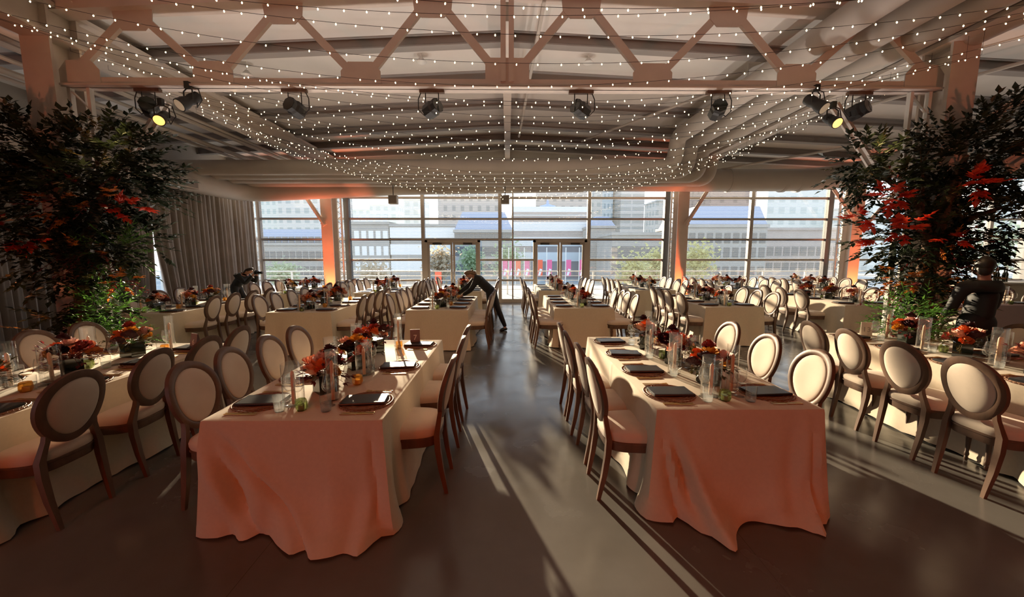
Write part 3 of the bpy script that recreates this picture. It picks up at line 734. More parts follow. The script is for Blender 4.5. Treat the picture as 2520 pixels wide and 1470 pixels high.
def build_flowers(kinds, seed, s=1.0):
    def f():
        rnd = random.Random(seed); r = root('flower_arrangement')
        b = MB(); q = .048
        b.prism([(-q, -q), (q, -q), (q, q), (-q, q)], .002, .10, 'z'); v = b.obj('vase', M['vase'], r)
        spots = [(0, 0, .195, 1.15), (.055, -.03, .165, 1.1), (-.055, -.035, .16, 1.15), (.045, .05, .17, 1.0), (-.05, .05, .175, 1.05), (.0, -.075, .135, 1.0), (.095, .01, .135, .85), (-.095, .0, .13, .9), (.02, .02, .235, .8)]
        for (x, y, z, k), kind in zip(spots, kinds):
            o = bpy.data.objects.new('rose' if kind != 'dark' else 'dark_bloom', ROSES[kind]); COL.objects.link(o); o.parent = r
            o.location = (x, y, z); o.rotation_euler = (-y*7+rnd.uniform(-.2, .2), x*7+rnd.uniform(-.2, .2), rnd.uniform(0, 6)); o.scale = (k, k, k)
        b = MB()
        for i in range(46):
            a = rnd.uniform(0, 6.28); el = rnd.uniform(-.5, .9); st = Vector((.03*cos(a), .03*sin(a), .11)); d = Vector((cos(a)*cos(el), sin(a)*cos(el), sin(el)))
            L_ = rnd.uniform(.06, .12); e_ = st+d*L_
            for j in range(3):
                dd = (d+Vector((rnd.uniform(-.6, .6), rnd.uniform(-.6, .6), rnd.uniform(-.5, .5)))).normalized(); leafquad(b, e_, dd, Vector((0, 0, 1)), rnd.uniform(.025, .04), rnd.uniform(.014, .02))
            b.tube([st, e_], .0012, 4, caps=False)
        b.obj('leaves', M['leaf2'] if seed % 2 else M['burg'], r)
        return r
    return Proto(f)
FLO = [build_flowers(('orange', 'peach', 'red', 'dark', 'peach', 'red', 'orange', 'dark', 'dark'), 1),
       build_flowers(('blush', 'orange', 'peach', 'dark', 'red', 'peach', 'yellow', 'orange', 'dark'), 2),
       build_flowers(('yellow', 'orange', 'dark', 'dark', 'blush', 'orange', 'dark', 'yellow', 'red'), 3),
       build_flowers(('red', 'orange', 'peach', 'orange', 'dark', 'red', 'dark', 'peach', 'dark'), 4)]
FCOL = ['coral and burgundy', 'blush and orange', 'ochre and dark', 'deep red']
for ti, (key, ph_, x, y0, lc, rc_) in enumerate(TABLES):
    rnd = random.Random(300+ti); A = key[0] == 'A'; B_ = key[0] in 'BD'
    for side, offs in ((-1, lc), (1, rc_)):
        sd_ = 'left' if side < 0 else 'right'
        rz = -pi/2 if side < 0 else pi/2
        for ci, oy in enumerate(offs):
            if ci >= len(ORD): continue
            y = y0 + min(TL-.26, max(.26, .30 + (TL-.58)*ci/max(1, len(offs)-1))); cx = x+side*(TW/2-.20)
            wh = '%s %s place of the %s' % (ORD[ci], sd_, ph_)
            if A or B_: CH.put((cx, y, TH), rnd.uniform(0, 6), 'woven rattan charger at the %s' % wh, 'charger', 'rattan chargers')
            NAP.put((cx-side*.01, y, TH if (A or B_) else TH-.01), rnd.uniform(-.12, .12), 'folded black napkin at the %s' % wh, 'napkin', 'black napkins')
            if A:
                # cutlery lies each side of the charger, handles toward the diner
                for q in (0, 1):
                    KN.put((cx+side*.01, y - side*0 + (-side)*side*(.195+.022*q), TH), rz+pi/2*0 + rnd.uniform(-.05, .05)+(0), 'gold %s knife at the %s' % (('inner', 'outer')[q], wh), 'knife', 'gold table knives')
                    FK.put((cx+side*.01, y + (.195+.022*q), TH), rz+rnd.uniform(-.05, .05), 'gold %s fork at the %s' % (('inner', 'outer')[q], wh), 'fork', 'gold table forks')
            gx = cx-side*.235
            WINE.put((gx, y-.06, TH), 0, 'stemmed wine glass at the %s' % wh, 'wine glass', 'wine glasses')
            TUMB.put((gx+side*.02, y-.16 if A else y+.06, TH), 0, 'water tumbler at the %s' % wh, 'tumbler', 'water tumblers')
            if A: COUPE.put((gx-side*.03, y-.14+.12, TH), 0, 'small stemmed goblet at the %s' % wh, 'goblet', 'stemmed goblets')
    fy = [(.52, 0), (1.13, 1), (1.72, 2)] if A else [(.45, 0), (1.1, 1), (1.75, 2)]
    for k, (oy, v) in enumerate(fy):
        vi = (v+ti) % 4
        FLO[vi].put((x+rnd.uniform(-.05, .05), y0+oy, TH), rnd.uniform(0, 6), '%s flowers in dark vase, %s on the %s' % (FCOL[vi], ('nearest', 'middle', 'farthest')[k], ph_), 'flower arrangement', 'table flower arrangements', 1.45)
    hy = [(.26, 'medium'), (.34, 'slim'), (.80, 'tall'), (.93, 'medium'), (1.42, 'tall'), (2.02, 'slim')] if A else [(.2, 'slim'), (.85, 'tall'), (1.45, 'slim'), (2.05, 'tall')]
    for k, (oy, v) in enumerate(hy):
        px_ = x + (.10 if k % 2 else -.10) + rnd.uniform(-.03, .03)
        on = ('nearest', 'second', 'third', 'fourth', 'fifth', 'farthest')[k] if A else ('nearest', 'second', 'third', 'farthest')[k]
        HUR[v].put((px_, y0+oy, TH), 0, '%s clear cylinder glass around a candle, %s on the %s' % (v, on, ph_), 'candle cylinder', 'glass cylinders')
        CAN[v].put((px_, y0+oy, TH+.006), rnd.uniform(0, 6), 'peach taper candle in the %s cylinder on the %s' % (on, ph_), 'candle', 'peach taper candles')
    for k, (oy, c) in enumerate(((.16, 'green'), (.68, 'amber'), (1.3, 'green'), (1.9, 'amber'))):
        VOT[c].put((x+(.16 if k % 2 else -.02), y0+oy, TH), rnd.uniform(0, 6), '%s glass votive, %s of its colour on the %s' % (c, 'nearer' if k < 2 else 'farther', ph_), 'votive', 'coloured glass votives', 1.15)

# table number cards
def number_card(x, y, txt, rz, label, m, mi, tent=False):
    r = root('table_number', (x, y, TH), rz); tag(r, label, 'table number')
    b = MB(); h = .17; w = .055
    b.add([(-w, -.035, 0), (w, -.035, 0), (w, -.002, h), (-w, -.002, h), (-w, -.038, 0), (w, -.038, 0), (w, -.005, h), (-w, -.005, h)], [(0, 1, 2, 3), (7, 6, 5, 4), (0, 4, 5, 1), (1, 5, 6, 2), (2, 6, 7, 3), (3, 7, 4, 0)])
    b.add([(-w, .035, 0), (w, .035, 0), (w, .002, h), (-w, .002, h), (-w, .032, 0), (w, .032, 0), (w, -.001, h), (-w, -.001, h)], [(0, 1, 2, 3), (7, 6, 5, 4), (0, 4, 5, 1), (1, 5, 6, 2), (2, 6, 7, 3), (3, 7, 4, 0)])
    b.obj('card', M[m], r)
    cu = bpy.data.curves.new('numeral', 'FONT'); cu.body = txt; cu.size = .085; cu.align_x = 'CENTER'; cu.align_y = 'CENTER'; cu.extrude = .0004
    cu.materials.append(M[mi]); tf = bpy.data.objects.new('numeral', cu); COL.objects.link(tf); bpy.context.view_layer.update()
    me_ = bpy.data.meshes.new_from_object(tf.evaluated_get(bpy.context.evaluated_depsgraph_get())); bpy.data.objects.remove(tf)
    t = bpy.data.objects.new('numeral', me_); COL.objects.link(t); t.parent = r
    t.location = (0, -.0245, .075); t.rotation_euler = (radians(90-11), 0, 0)
p = on_z(483, 858, TH); number_card(p.x, p.y, '6', -.75+.35, 'mauve table number card reading 6 on the front far-left table', 'card', 'ink')
p = on_z(1022, 846, TH); number_card(p.x, p.y, '7', .25, 'mauve table number card reading 7 on the front left-centre table', 'card', 'ink')
p = on_z(2130, 825, TH); number_card(p.x, p.y, '13', -.5, 'ivory tent card reading 13 on the front far-right table', 'cardw', 'inkg')
p = on_z(1380, 716, TH); number_card(p.x, 10.98, '8', .05, 'mauve table number card on the window-row right-centre table', 'card', 'card')

# ------------------------------------------------------------------ string lights
def build_bulb_mesh():
    b = MB(); b.lathe([(.001, -.013), (.0045, -.010), (.0062, -.005), (.005, 0), (.003, .004), (.001, .005)], 8); return b.mesh('bulb', M['bulb'], True, 180)
BULB = build_bulb_mesh()
rnd = random.Random(5); ys = []
y = 3.0
while y < 10.45: ys.append(y); y += .30
for i, y in enumerate(ys):
    ya, yb = y+rnd.uniform(-.2, .2), y+rnd.uniform(-.2, .2); za, zb = 4.60+rnd.uniform(-.1, .05), 4.36+rnd.uniform(-.08, .08); sag = .72+.55*((y-3)/7.4)**1.3+rnd.uniform(-.13, .1)
    yd = 12.95 if y > 10.6 else 99
    r = root('string_light', (-6, y, 4.7))
    tag(r, 'strand of warm fairy bulbs sagging under the roof, number %d from the near end' % (i+1) if False else 'strand of tiny warm bulbs sagging between the two roof girders', 'string light', 'fairy light strands')
    def pt(u): return Vector((12*u, ya+(yb-ya)*u-y, (za+(zb-za)*u)-4*sag*u*(1-u)-4.7))
    MB().tube([Vector((0, pt(0).y, -.06))]+[pt(k/24) for k in range(25)]+[Vector((12, pt(1).y, -.06))], .0022, 4, caps=False).obj('wire', M['cable'], r)
    nb = 58; off = rnd.uniform(0, .01)
    for k in range(nb):
        q = pt(min(.995, .005+off+(k+rnd.uniform(-.2, .2))/nb)); o = bpy.data.objects.new('bulb', BULB); COL.objects.link(o); o.parent = r
        o.location = (q.x, q.y, q.z-.008); o.rotation_euler = (rnd.uniform(-.3, .3), rnd.uniform(-.3, .3), 0)

# ------------------------------------------------------------------ stage lamps on the truss
def par_lamp(p, aim, label, lit, ln=.26, rad=.085):
    r = root('stage_lamp', p); tag(r, label, 'stage light', 'stage lamps on the truss')
    d = (Vector(aim)-Vector(p)); d.normalize(); q = d.to_track_quat('Z', 'Y').to_matrix(); c = Vector((0, 0, -.22))
    b = MB(); b.lathe([(.03, -ln*.6), (rad*.8, -ln*.5), (rad*.85, -ln*.15), (rad*.72, 0), (rad*.95, ln*.2), (rad, ln*.5)], 18, c, q)
    b.shell([(rad, ln*.5), (rad*1.12, ln*.5), (rad*1.12, ln*.54)], 18) if False else None
    b.obj('lamp_body', M['black'], r, smooth=True)
    MB().lathe([(.001, ln*.505), (rad*.86, ln*.505), (rad*.86, ln*.51), (.001, ln*.51)], 18, c, q).obj('lens', M['lampglow' if lit else 'lampdim'], r, smooth=True)
    s = q @ Vector((1, 0, 0)); s.z = 0; s = s.normalized() if s.length > .1 else Vector((1, 0, 0))
    MB().tube([c+s*rad*1.15, c+s*rad*1.15+Vector((0, 0, .13)), Vector((0, 0, -.06))+s*.03, Vector((0, 0, -.06))-s*.03, c-s*rad*1.15+Vector((0, 0, .13)), c-s*rad*1.15], .009, 6).obj('yoke', M['black'], r)
    MB().cbox((0, 0, -.02), (.06, .05, .09)).obj('clamp', M['black'], r)
    MB().tube([(0, .02, -.02), (.12, .03, -.06), (.16, .03, -.2), (.09, .02, -.3), c-d*ln*.5], .007, 6).obj('cable', M['cable'], r, smooth=True)
    return r
def flood_lamp(p, label, turn):
    r = root('stage_lamp', p, 0); tag(r, label, 'stage light', 'stage lamps on the truss')
    MB().box((-.17, -.03, -.04), (.17, .03, 0)).obj('mounting_bar', M['wood'], r)
    MB().tube([(-.09, 0, -.04), (-.09, 0, -.24)], .007, 6).tube([(.09, 0, -.04), (.09, 0, -.24)], .007, 6).tube([(-.09, 0, -.24), (.09, 0, -.24)], .006, 6).obj('yoke', M['black'], r)
    mt = Matrix.Rotation(turn, 3, 'Z') @ Matrix.Rotation(radians(75), 3, 'X'); b = MB()
    b.lathe([(.05, -.12), (.105, -.1), (.11, .03), (.095, .06), (.1, .12)], 8, (.0, 0, -.25), mt); b.obj('lamp_body', M['black'], r)
    MB().lathe([(.001, .122), (.09, .122), (.001, .125)], 12, (0, 0, -.25), mt).obj('lens', M['vase'], r)
    s = 1 if turn > 0 else -1
    MB().tube([(-.15*s, 0, -.03), (-.19*s, 0, -.12), (-.19*s, 0, -.26), (-.12*s, 0, -.33), (0, 0, -.28)], .007, 6).obj('cable', M['cable'], r, smooth=True)
    return r
CH_Z = 4.05
TR_L = (-5.6, 5.3, 1.6); TR_R = (5.6, 5.3, 1.6)
def lampx(px, py, yy): q = on_y(px, py, yy); return (q.x, yy, q.z)
for (px, lab, tn) in ((365, 'boxy black stage lamp, leftmost on the truss', .5), (725, 'black stage lamp hanging second bar from left on the truss', -.3), (1063, 'black stage lamp on the truss just left of centre', .9),
                      (1430, 'black stage lamp on the truss just right of centre', -.9), (1768, 'black stage lamp on the truss right of the ridge, over the right tables', -.2), (2115, 'boxy black stage lamp, rightmost on the truss', .4)):
    q = on_y(px, 232, TY); flood_lamp((q.x, TY, 4.05), lab, tn)
q = on_y(462, 222, TY-.1); par_lamp((q.x, TY-.1, 4.08), (q.x-.5, TY-1.2, 3.1), 'long black spotlight clamped to the left end of the truss', False, .30)
q = on_y(398, 275, TY-.1); P1 = (q.x, TY-.1, 3.86); par_lamp(P1, (q.x+.25, TY-1.0, 3.2), 'small black spotlight glowing amber above the left tree', True, .22, .075)
q = on_y(2010, 222, TY-.1); par_lamp((q.x, TY-.1, 4.08), (q.x+.45, TY-1.0, 3.2), 'long black spotlight clamped to the right end of the truss', False, .30)
q = on_y(2050, 268, TY-.1); P2 = (q.x, TY-.1, 3.86); par_lamp(P2, (q.x+.1, TY-1.0, 3.2), 'small black spotlight glowing amber above the right tree', True, .22, .075)
WARM = (1.0, .62, .3)
stage_spot((-4.7, 5.0, 3.55), (-5.8, 5.4, 1.7), WARM, 75, 60, .7, .08, name='amber_spot')
stage_spot((4.6, 5.0, 3.55), (5.6, 5.4, 1.7), WARM, 120, 60, .7, .08, name='amber_spot')
# column uplights
for (x, y, e_) in ((-6.15, 13.1, 150), (6.03, 13.1, 150), (12.1, 13.1, 150)):
    rr = root('uplight', (x, y, 0)); tag(rr, 'small floor uplight washing the %s window-wall column orange' % {-6.15: 'left', 6.03: 'middle', 12.1: 'right'}[x], 'uplight', 'column uplights')
    MB().cbox((0, 0, .06), (.2, .12, .12)).obj('lamp_body', M['black'], rr); MB().cbox((0, 0, .125), (.17, .09, .008)).obj('lens', M['lampglow'], rr)
    stage_spot((x, y, .16), (x, 13.75, 2.9), (1.0, .16, .05), e_*2.2, 70, .8, .05, name='column_wash')
    stage_spot((x, y-.3, .16), (x, 13.75, 4.6), (1.0, .18, .06), e_*1.6, 30, .6, .05, name='column_wash')
for x in (-4.6, 4.4):
    stage_spot((x, 12.4, .2), (x*.95, 12.6, 5.3), (1.0, .2, .08), 260, 22, .5, .05, name='ceiling_wash')
for x in (-6.1, 6.1):
    stage_spot((x, 4.7, .25), (x, 5.9, 4.2), (1.0, .3, .12), 60, 50, .8, .05, name='column_wash')
    stage_spot((x*1.25, 3.6, .3), (x*1.22, 5.0, 3.7), (1.0, .33, .08), 170, 26, .6, .05, name='brace_wash')

# ------------------------------------------------------------------ flower trees
def tree(x, y, label, clusters, reds, oranges, ferns, seed, trunkpts):
    rnd = random.Random(seed); r = root('floral_tree', (x, y, 0)); tag(r, label, 'tree', 'leafy installations around the columns')
    b = MB()
    for pts, rad in trunkpts: b.tube(pts, rad, 9)
    b.obj('trunk', M['bark'], r, smooth=True)
    def sprays(cl, m, name, ln, w, mple=False):
        b = MB()
        for (cx, cy, cz, rx, ry, rz_, n, dirb) in cl:
            for _ in range(n):
                while True:
                    q = Vector((rnd.uniform(-1, 1), rnd.uniform(-1, 1), rnd.uniform(-1, 1)))
                    if .2 < q.length < 1: break
                p = Vector((cx+q.x*rx, cy+q.y*ry, cz+q.z*rz_))
                d = (q.normalized()*1.0 + Vector(dirb)*(1.6 if mple else 1) + Vector((rnd.uniform(-.5, .5), rnd.uniform(-.5, .5), rnd.uniform(-.4, .4)))).normalized()
                L_ = rnd.uniform(.07, .15) if mple else rnd.uniform(.16, .34); pts = []
                sagv = Vector((0, 0, -.25)); 
                for k in range(4): pts.append(p + d*L_*k/3 + sagv*(L_*(k/3)**2)*.6)
                b.tube(pts, .0022, 3, caps=False)
                nl = 5 if mple else 9
                for k in range(nl):
                    u = (k+.5)/nl; a = pts[0].lerp(pts[3], u); sd_ = 1 if k % 2 else -1
                    side = d.cross(Vector((0, 0, 1))).normalized()*sd_
                    ld = (d*.6+side*.9+Vector((0, 0, rnd.uniform(-.5, .4)))).normalized(); nrm = Vector((rnd.uniform(-.5, .5), rnd.uniform(-.5, .5), 1)).normalized()
                    if mple:
                        for ang in (-1.1, -.5, 0, .5, 1.1):
                            dd = Matrix.Rotation(ang, 3, nrm) @ ld; leafquad(b, a, dd, nrm, ln*(1-.25*abs(ang)), w*.5)
                    else: leafquad(b, a, ld, nrm, ln*rnd.uniform(.7, 1.15), w*rnd.uniform(.8, 1.1))
                leafquad(b, pts[3], d, Vector((0, 0, 1)), ln, w)
        b.obj(name, M[m], r)
    sprays(clusters, 'leaf', 'green_foliage', .10, .060)
    sprays([(c[0], c[1]-.05, c[2], c[3]*.9, c[4]*.9, c[5]*.9, max(5, c[6]//8), c[7]) for c in clusters], 'leaf2', 'olive_foliage', .085, .04)
    sprays(reds, 'red', 'scarlet_leaves', .10, .075, True)
    sprays(oranges, 'orange', 'orange_leaves', .06, .035, True)
    sprays([(c[0], c[1], c[2], c[3], c[4], c[5], max(5, c[6]//3), c[7]) for c in oranges], 'burg', 'burgundy_leaves', .06, .03)
    sprays(ferns, 'fern', 'fern_base', .085, .022)
    return r
# local coordinates around the left column; x -: left
tree(-5.6, 5.3, 'tall tree of dark foliage with orange and red maple sprays, by the left column',
 [(-.75, 0, 3.15, .75, .4, .40, 150, (-.3, 0, .1)), (.35, 0, 3.05, .75, .4, .38, 150, (.4, 0, .1)), (.0, -.1, 2.6, .85, .45, .45, 170, (0, 0, 0)), (-.7, 0, 2.35, .6, .4, .5, 90, (-.3, 0, 0)),
  (.35, 0, 2.0, .6, .4, .4, 90, (.2, 0, 0)), (-.2, 0, 1.7, .6, .4, .4, 90, (0, 0, -.2)), (-.05, 0, 1.2, .45, .35, .5, 60, (0, 0, -.2)), (-.35, 0, .7, .4, .3, .5, 40, (0, 0, 0)), (.75, 0, 2.7, .45, .3, .35, 50, (.6, 0, -.1)), (-1.1, 0, 3.3, .5, .3, .25, 40, (-.5, 0, .2))],
 [(-1.0, -.2, 2.12, .30, .12, .10, 9, (-.2, 0, -.1)), (.85, -.3, 2.38, .24, .10, .08, 7, (.5, 0, .1)), (-.62, -.25, 1.98, .22, .12, .06, 5, (0, 0, 0))],
 [(.25, -.5, 2.42, .14, .10, .22, 9, (0, -.3, .1)), (.65, -.45, 2.5, .3, .12, .15, 6, (.2, -.3, .1)), (.85, -.45, 1.48, .16, .12, .08, 7, (.3, -.2, 0)), (.35, -.45, 1.85, .3, .12, .12, 4, (0, -.3, 0))],
 [(.50, -.3, 1.05, .24, .2, .22, 60, (.2, -.2, .1)), (.50, -.3, .7, .34, .25, .22, 70, (.2, -.2, -.1)), (.70, -.3, 1.85, .28, .12, .14, 22, (.3, 0, 0)), (.4, -.2, .3, .4, .3, .22, 40, (0, 0, -.2))],
 11, [([(-.1, 0, 0), (-.12, 0, .8), (-.1, 0, 1.6), (-.15, 0, 2.4), (-.4, 0, 3.1)], [.13, .11, .10, .09, .03]), ([(-.1, 0, 1.8), (.2, 0, 2.4), (.6, 0, 3.0)], [.08, .06, .02]), ([(-.1, 0, 1.5), (-.6, 0, 2.0), (-1.2, 0, 2.2)], [.06, .04, .012])])
tree(5.8, 5.3, 'tall tree of dark foliage with scarlet maple sprays, by the right column',
 [(-1.05, 0, 3.0, .32, .25, .26, 55, (-.3, 0, .1)), (-.75, 0, 2.72, .42, .25, .18, 40, (-.2, 0, 0)), (.25, 0, 3.1, .6, .4, .45, 150, (.1, 0, .2)), (.85, 0, 3.4, .5, .3, .35, 70, (.6, 0, .4)), (.95, 0, 2.85, .45, .35, .35, 60, (.4, 0, 0)),
  (.1, 0, 2.5, .5, .4, .4, 90, (0, 0, 0)), (-.3, 0, 2.05, .65, .4, .38, 110, (-.2, 0, 0)), (.6, 0, 2.15, .6, .4, .42, 90, (.5, 0, .1)), (.1, 0, 1.6, .6, .4, .4, 110, (0, 0, -.1)), (.1, 0, 1.1, .45, .35, .35, 50, (0, 0, -.2)), (.95, -.1, 2.35, .35, .3, .3, 30, (.5, 0, .1))],
 [(-1.14, -.5, 2.5, .14, .08, .10, 8, (-.2, -.2, 0)), (-.16, -.55, 2.66, .15, .08, .11, 10, (0, -.3, .1)), (-.88, -.5, 2.12, .15, .08, .12, 9, (0, -.3, 0)), (-1.35, -.4, 2.26, .10, .08, .06, 4, (-.3, 0, .1)), (-1.15, -.4, 1.98, .10, .08, .05, 3, (-.3, 0, 0)), (-.3, -.5, 2.0, .12, .08, .06, 3, (0, -.2, 0))],
 [(-.35, -.35, 1.45, .40, .15, .13, 11, (-.1, -.3, 0)), (-.75, -.2, 1.5, .15, .15, .2, 6, (-.3, 0, 0)), (.0, -.35, 1.3, .28, .15, .10, 6, (0, -.2, 0)), (-.15, -.35, 1.95, .2, .1, .1, 4, (0, -.2, 0)), (-.8, -.1, 2.7, .15, .1, .06, 3, (-.2, 0, 0))],
 [(-.55, -.35, 1.0, .40, .2, .22, 75, (-.2, -.2, .1)), (-.5, -.3, .65, .42, .3, .28, 70, (-.1, -.2, -.1)), (-.3, -.2, .3, .45, .35, .25, 50, (0, 0, -.2))],
 12, [([(.0, 0, 0), (-.02, 0, .8), (-.05, 0, 1.6), (.05, 0, 2.4), (.3, 0, 3.1)], [.13, .11, .10, .09, .03]), ([(0, 0, 1.8), (-.3, 0, 2.5), (-.9, 0, 2.9)], [.08, .05, .02]), ([(0, 0, 1.9), (.5, 0, 2.3), (1.1, 0, 2.5)], [.06, .04, .012]),
      ([(-.2, 0, 2.4), (-.28, 0, 3.0), (-.12, 0, 3.35)], [.02, .014, .005]), ([(-.27, 0, 2.9), (-.35, 0, 3.25)], [.01, .004]), ([(-.45, 0, 2.6), (-.5, 0, 2.85), (-.45, 0, 3.1)], [.012, .008, .004]), ([(.8, 0, 2.3), (1.2, 0, 2.7), (1.4, 0, 3.0)], [.012, .008, .004])])

# ------------------------------------------------------------------ people
def skin_mesh(name, verts, edges, radii, m, parent, sub=2, rootv=0):
    me = bpy.data.meshes.new(name); me.from_pydata(verts, edges, []); me.materials.append(m)
    o = bpy.data.objects.new(name, me); COL.objects.link(o); o.parent = parent
    md = o.modifiers.new('skin', 'SKIN'); md.use_smooth_shade = True
    sv = me.skin_vertices[0].data
    for i, r_ in enumerate(radii): sv[i].radius = r_ if isinstance(r_, tuple) else (r_, r_); sv[i].use_root = (i == rootv)
    s = o.modifiers.new('sub', 'SUBSURF'); s.levels = sub; s.render_levels = sub
    return o
def person(loc, J, label, hair_m, hairpts, shirt_long=True, face=None, fem=False):
    """J: joint name -> position relative to loc"""
    r = root('person', loc); tag(r, label, 'person')
    V = {}; vs = []; es = []; rs = []
    def jv(n, p, rad, par=None):
        V[n] = len(vs); vs.append(tuple(p)); rs.append(rad)
        if par: es.append((V[par], V[n]))
    g = lambda n: Vector(J[n])
    jv('pelvis', g('pelvis'), (.135, .10)); jv('waist', g('pelvis').lerp(g('chest'), .45), (.12, .09), 'pelvis'); jv('chest', g('chest'), (.145, .10), 'waist')
    jv('uc', g('chest').lerp(g('neck'), .42), (.125, .085), 'chest'); jv('nb', g('chest').lerp(g('neck'), .8), (.07, .062), 'uc'); jv('neck', g('neck'), .05, 'nb'); 
    hd = g('head'); up = (hd-g('neck')).normalized(); fc = Vector(face).normalized()
    jv('jaw', hd-up*.05+fc*.018, (.07, .078), 'neck'); jv('mid', hd+up*.02, (.084, .095), 'jaw'); jv('crown', hd+up*.09, (.064, .072), 'mid')
    jv('nose', hd+fc*.115-up*.015, .012, 'mid')
    for s in 'lr':
        jv(s+'sh', g(s+'sh'), .066, 'uc'); jv(s+'ua', g(s+'sh').lerp(g(s+'el'), .5), .048, s+'sh'); jv(s+'el', g(s+'el'), .040, s+'ua'); jv(s+'fa', g(s+'el').lerp(g(s+'wr'), .35), .038, s+'el'); jv(s+'wr', g(s+'wr'), .025, s+'fa')
        hdv = (g(s+'wr')-g(s+'el')).normalized(); sx = hdv.cross(Vector((0, 0, 1))); sx = sx.normalized() if sx.length > .1 else Vector((1, 0, 0)); dn = sx.cross(hdv)
        pm = g(s+'wr')+hdv*.055; jv(s+'palm', pm, (.034, .017), s+'wr')
        for k in range(4):
            L_ = (.062, .075, .07, .055)[k]; o_ = sx*(-.027+.018*k); a = pm+hdv*.035+o_; bq = a+hdv*L_*.55-dn*.008; cq = bq+hdv*L_*.4-dn*.022
            jv('%sf%da' % (s, k), a, .0095, s+'palm'); jv('%sf%db' % (s, k), bq, .0085, '%sf%da' % (s, k)); jv('%sf%dc' % (s, k), cq, .007, '%sf%db' % (s, k))
        a = g(s+'wr')+hdv*.04-sx*.035; jv(s+'ta', a, .011, s+'palm'); jv(s+'tb', a+hdv*.04-sx*.02, .009, s+'ta')
        jv(s+'hip', g(s+'hip'), .09, 'pelvis'); jv(s+'th', g(s+'hip').lerp(g(s+'kn'), .5), .078, s+'hip'); jv(s+'kn', g(s+'kn'), .054, s+'th'); jv(s+'cf', g(s+'kn').lerp(g(s+'an'), .35), .054, s+'kn'); jv(s+'an', g(s+'an'), .034, s+'cf'); jv(s+'toe', g(s+'toe'), (.038, .026), s+'an')
    cov = ('pelvis', 'waist', 'chest', 'uc', 'lsh', 'lua', 'lel', 'lfa', 'rsh', 'rua', 'rel', 'rfa', 'lhip', 'lth', 'lkn', 'lcf', 'rhip', 'rth', 'rkn', 'rcf')
    bs = [((q[0]*.8, q[1]*.8) if isinstance(q, tuple) else q*.8) if n_ in cov else q for n_, q in zip(V, rs)]
    skin_mesh('body', vs, es, bs, M['skin'], r)
    # shirt
    def garment(name, names, edges_, grow, m):
        idx = {n: i for i, n in enumerate(names)}; vv = [vs[V[n]] for n in names]
        rr_ = []
        for n in names:
            q = rs[V[n]]; q = q if isinstance(q, tuple) else (q, q); k_ = 1.12 if n in ('pelvis', 'waist', 'chest', 'uc', 'lsh', 'rsh', 'lhip', 'rhip') else 1.0; rr_.append((q[0]*k_+grow, q[1]*k_+grow))
        skin_mesh(name, vv, [(idx[a], idx[b_]) for a, b_ in edges_], rr_, m, r)
    garment('shirt', ['pelvis', 'waist', 'chest', 'uc', 'nb', 'lsh', 'lua', 'lel', 'lfa', 'rsh', 'rua', 'rel', 'rfa'] + ([] if not shirt_long else ['lwr', 'rwr']),
            [('pelvis', 'waist'), ('waist', 'chest'), ('chest', 'uc'), ('uc', 'nb'), ('uc', 'lsh'), ('lsh', 'lua'), ('lua', 'lel'), ('lel', 'lfa'), ('uc', 'rsh'), ('rsh', 'rua'), ('rua', 'rel'), ('rel', 'rfa')] + ([] if not shirt_long else [('lfa', 'lwr'), ('rfa', 'rwr')]), .016, M['shirt'])
    garment('trousers', ['waist', 'pelvis', 'lhip', 'lth', 'lkn', 'lcf', 'lan', 'rhip', 'rth', 'rkn', 'rcf', 'ran'], [('waist', 'pelvis'), ('pelvis', 'lhip'), ('lhip', 'lth'), ('lth', 'lkn'), ('lkn', 'lcf'), ('lcf', 'lan'), ('pelvis', 'rhip'), ('rhip', 'rth'), ('rth', 'rkn'), ('rkn', 'rcf'), ('rcf', 'ran')], .013, M['trousers'])
    for s in 'lr':
        a, t = g(s+'an'), g(s+'toe'); b = MB(); h = a.lerp(t, -.25); b.tube([(h.x, h.y, .035), (a.x, a.y, .045), tuple(a.lerp(t, .6).xy)+(.04,), (t.x, t.y, .028), tuple(t.lerp(a, -.25).xy)+(.022,)], [.03, .042, .042, .036, .02], 12); b.obj('shoe', M['shoe'], r, smooth=True)
    # hair cap, ears, eyes
    ax = Matrix((( up.cross(fc).normalized()), fc, up)).transposed(); b = MB()
    b.ell(hd+up*.045-fc*.022, (.088, .098, .092), 16, 10, ax); b.ell(hd-up*.02-fc*.05, (.07, .055, .075), 12, 8, ax)
    for (o1, o2, o3, rr_) in hairpts: b.ell(hd+up*o3+fc*o2+up.cross(fc)*o1, (rr_, rr_, rr_), 10, 7)
    b.obj('hair', M[hair_m], r, smooth=True)
    sd_ = up.cross(fc).normalized()
    for s in (-1, 1):
        MB().ell(hd+sd_*s*.093-up*.01, (.010, .018, .028), 8, 6, ax).obj('ear', M['skin'], r, smooth=True)
        MB().ell(hd+sd_*s*.034+fc*.092+up*.012, (.011, .008, .007), 8, 6, ax).obj('eye', M['hair_dark'], r, smooth=True)
    MB().ell(hd+fc*.094-up*.055, (.024, .008, .006), 8, 6, ax).obj('mouth', M['rose_red'], r, smooth=True)
    return r
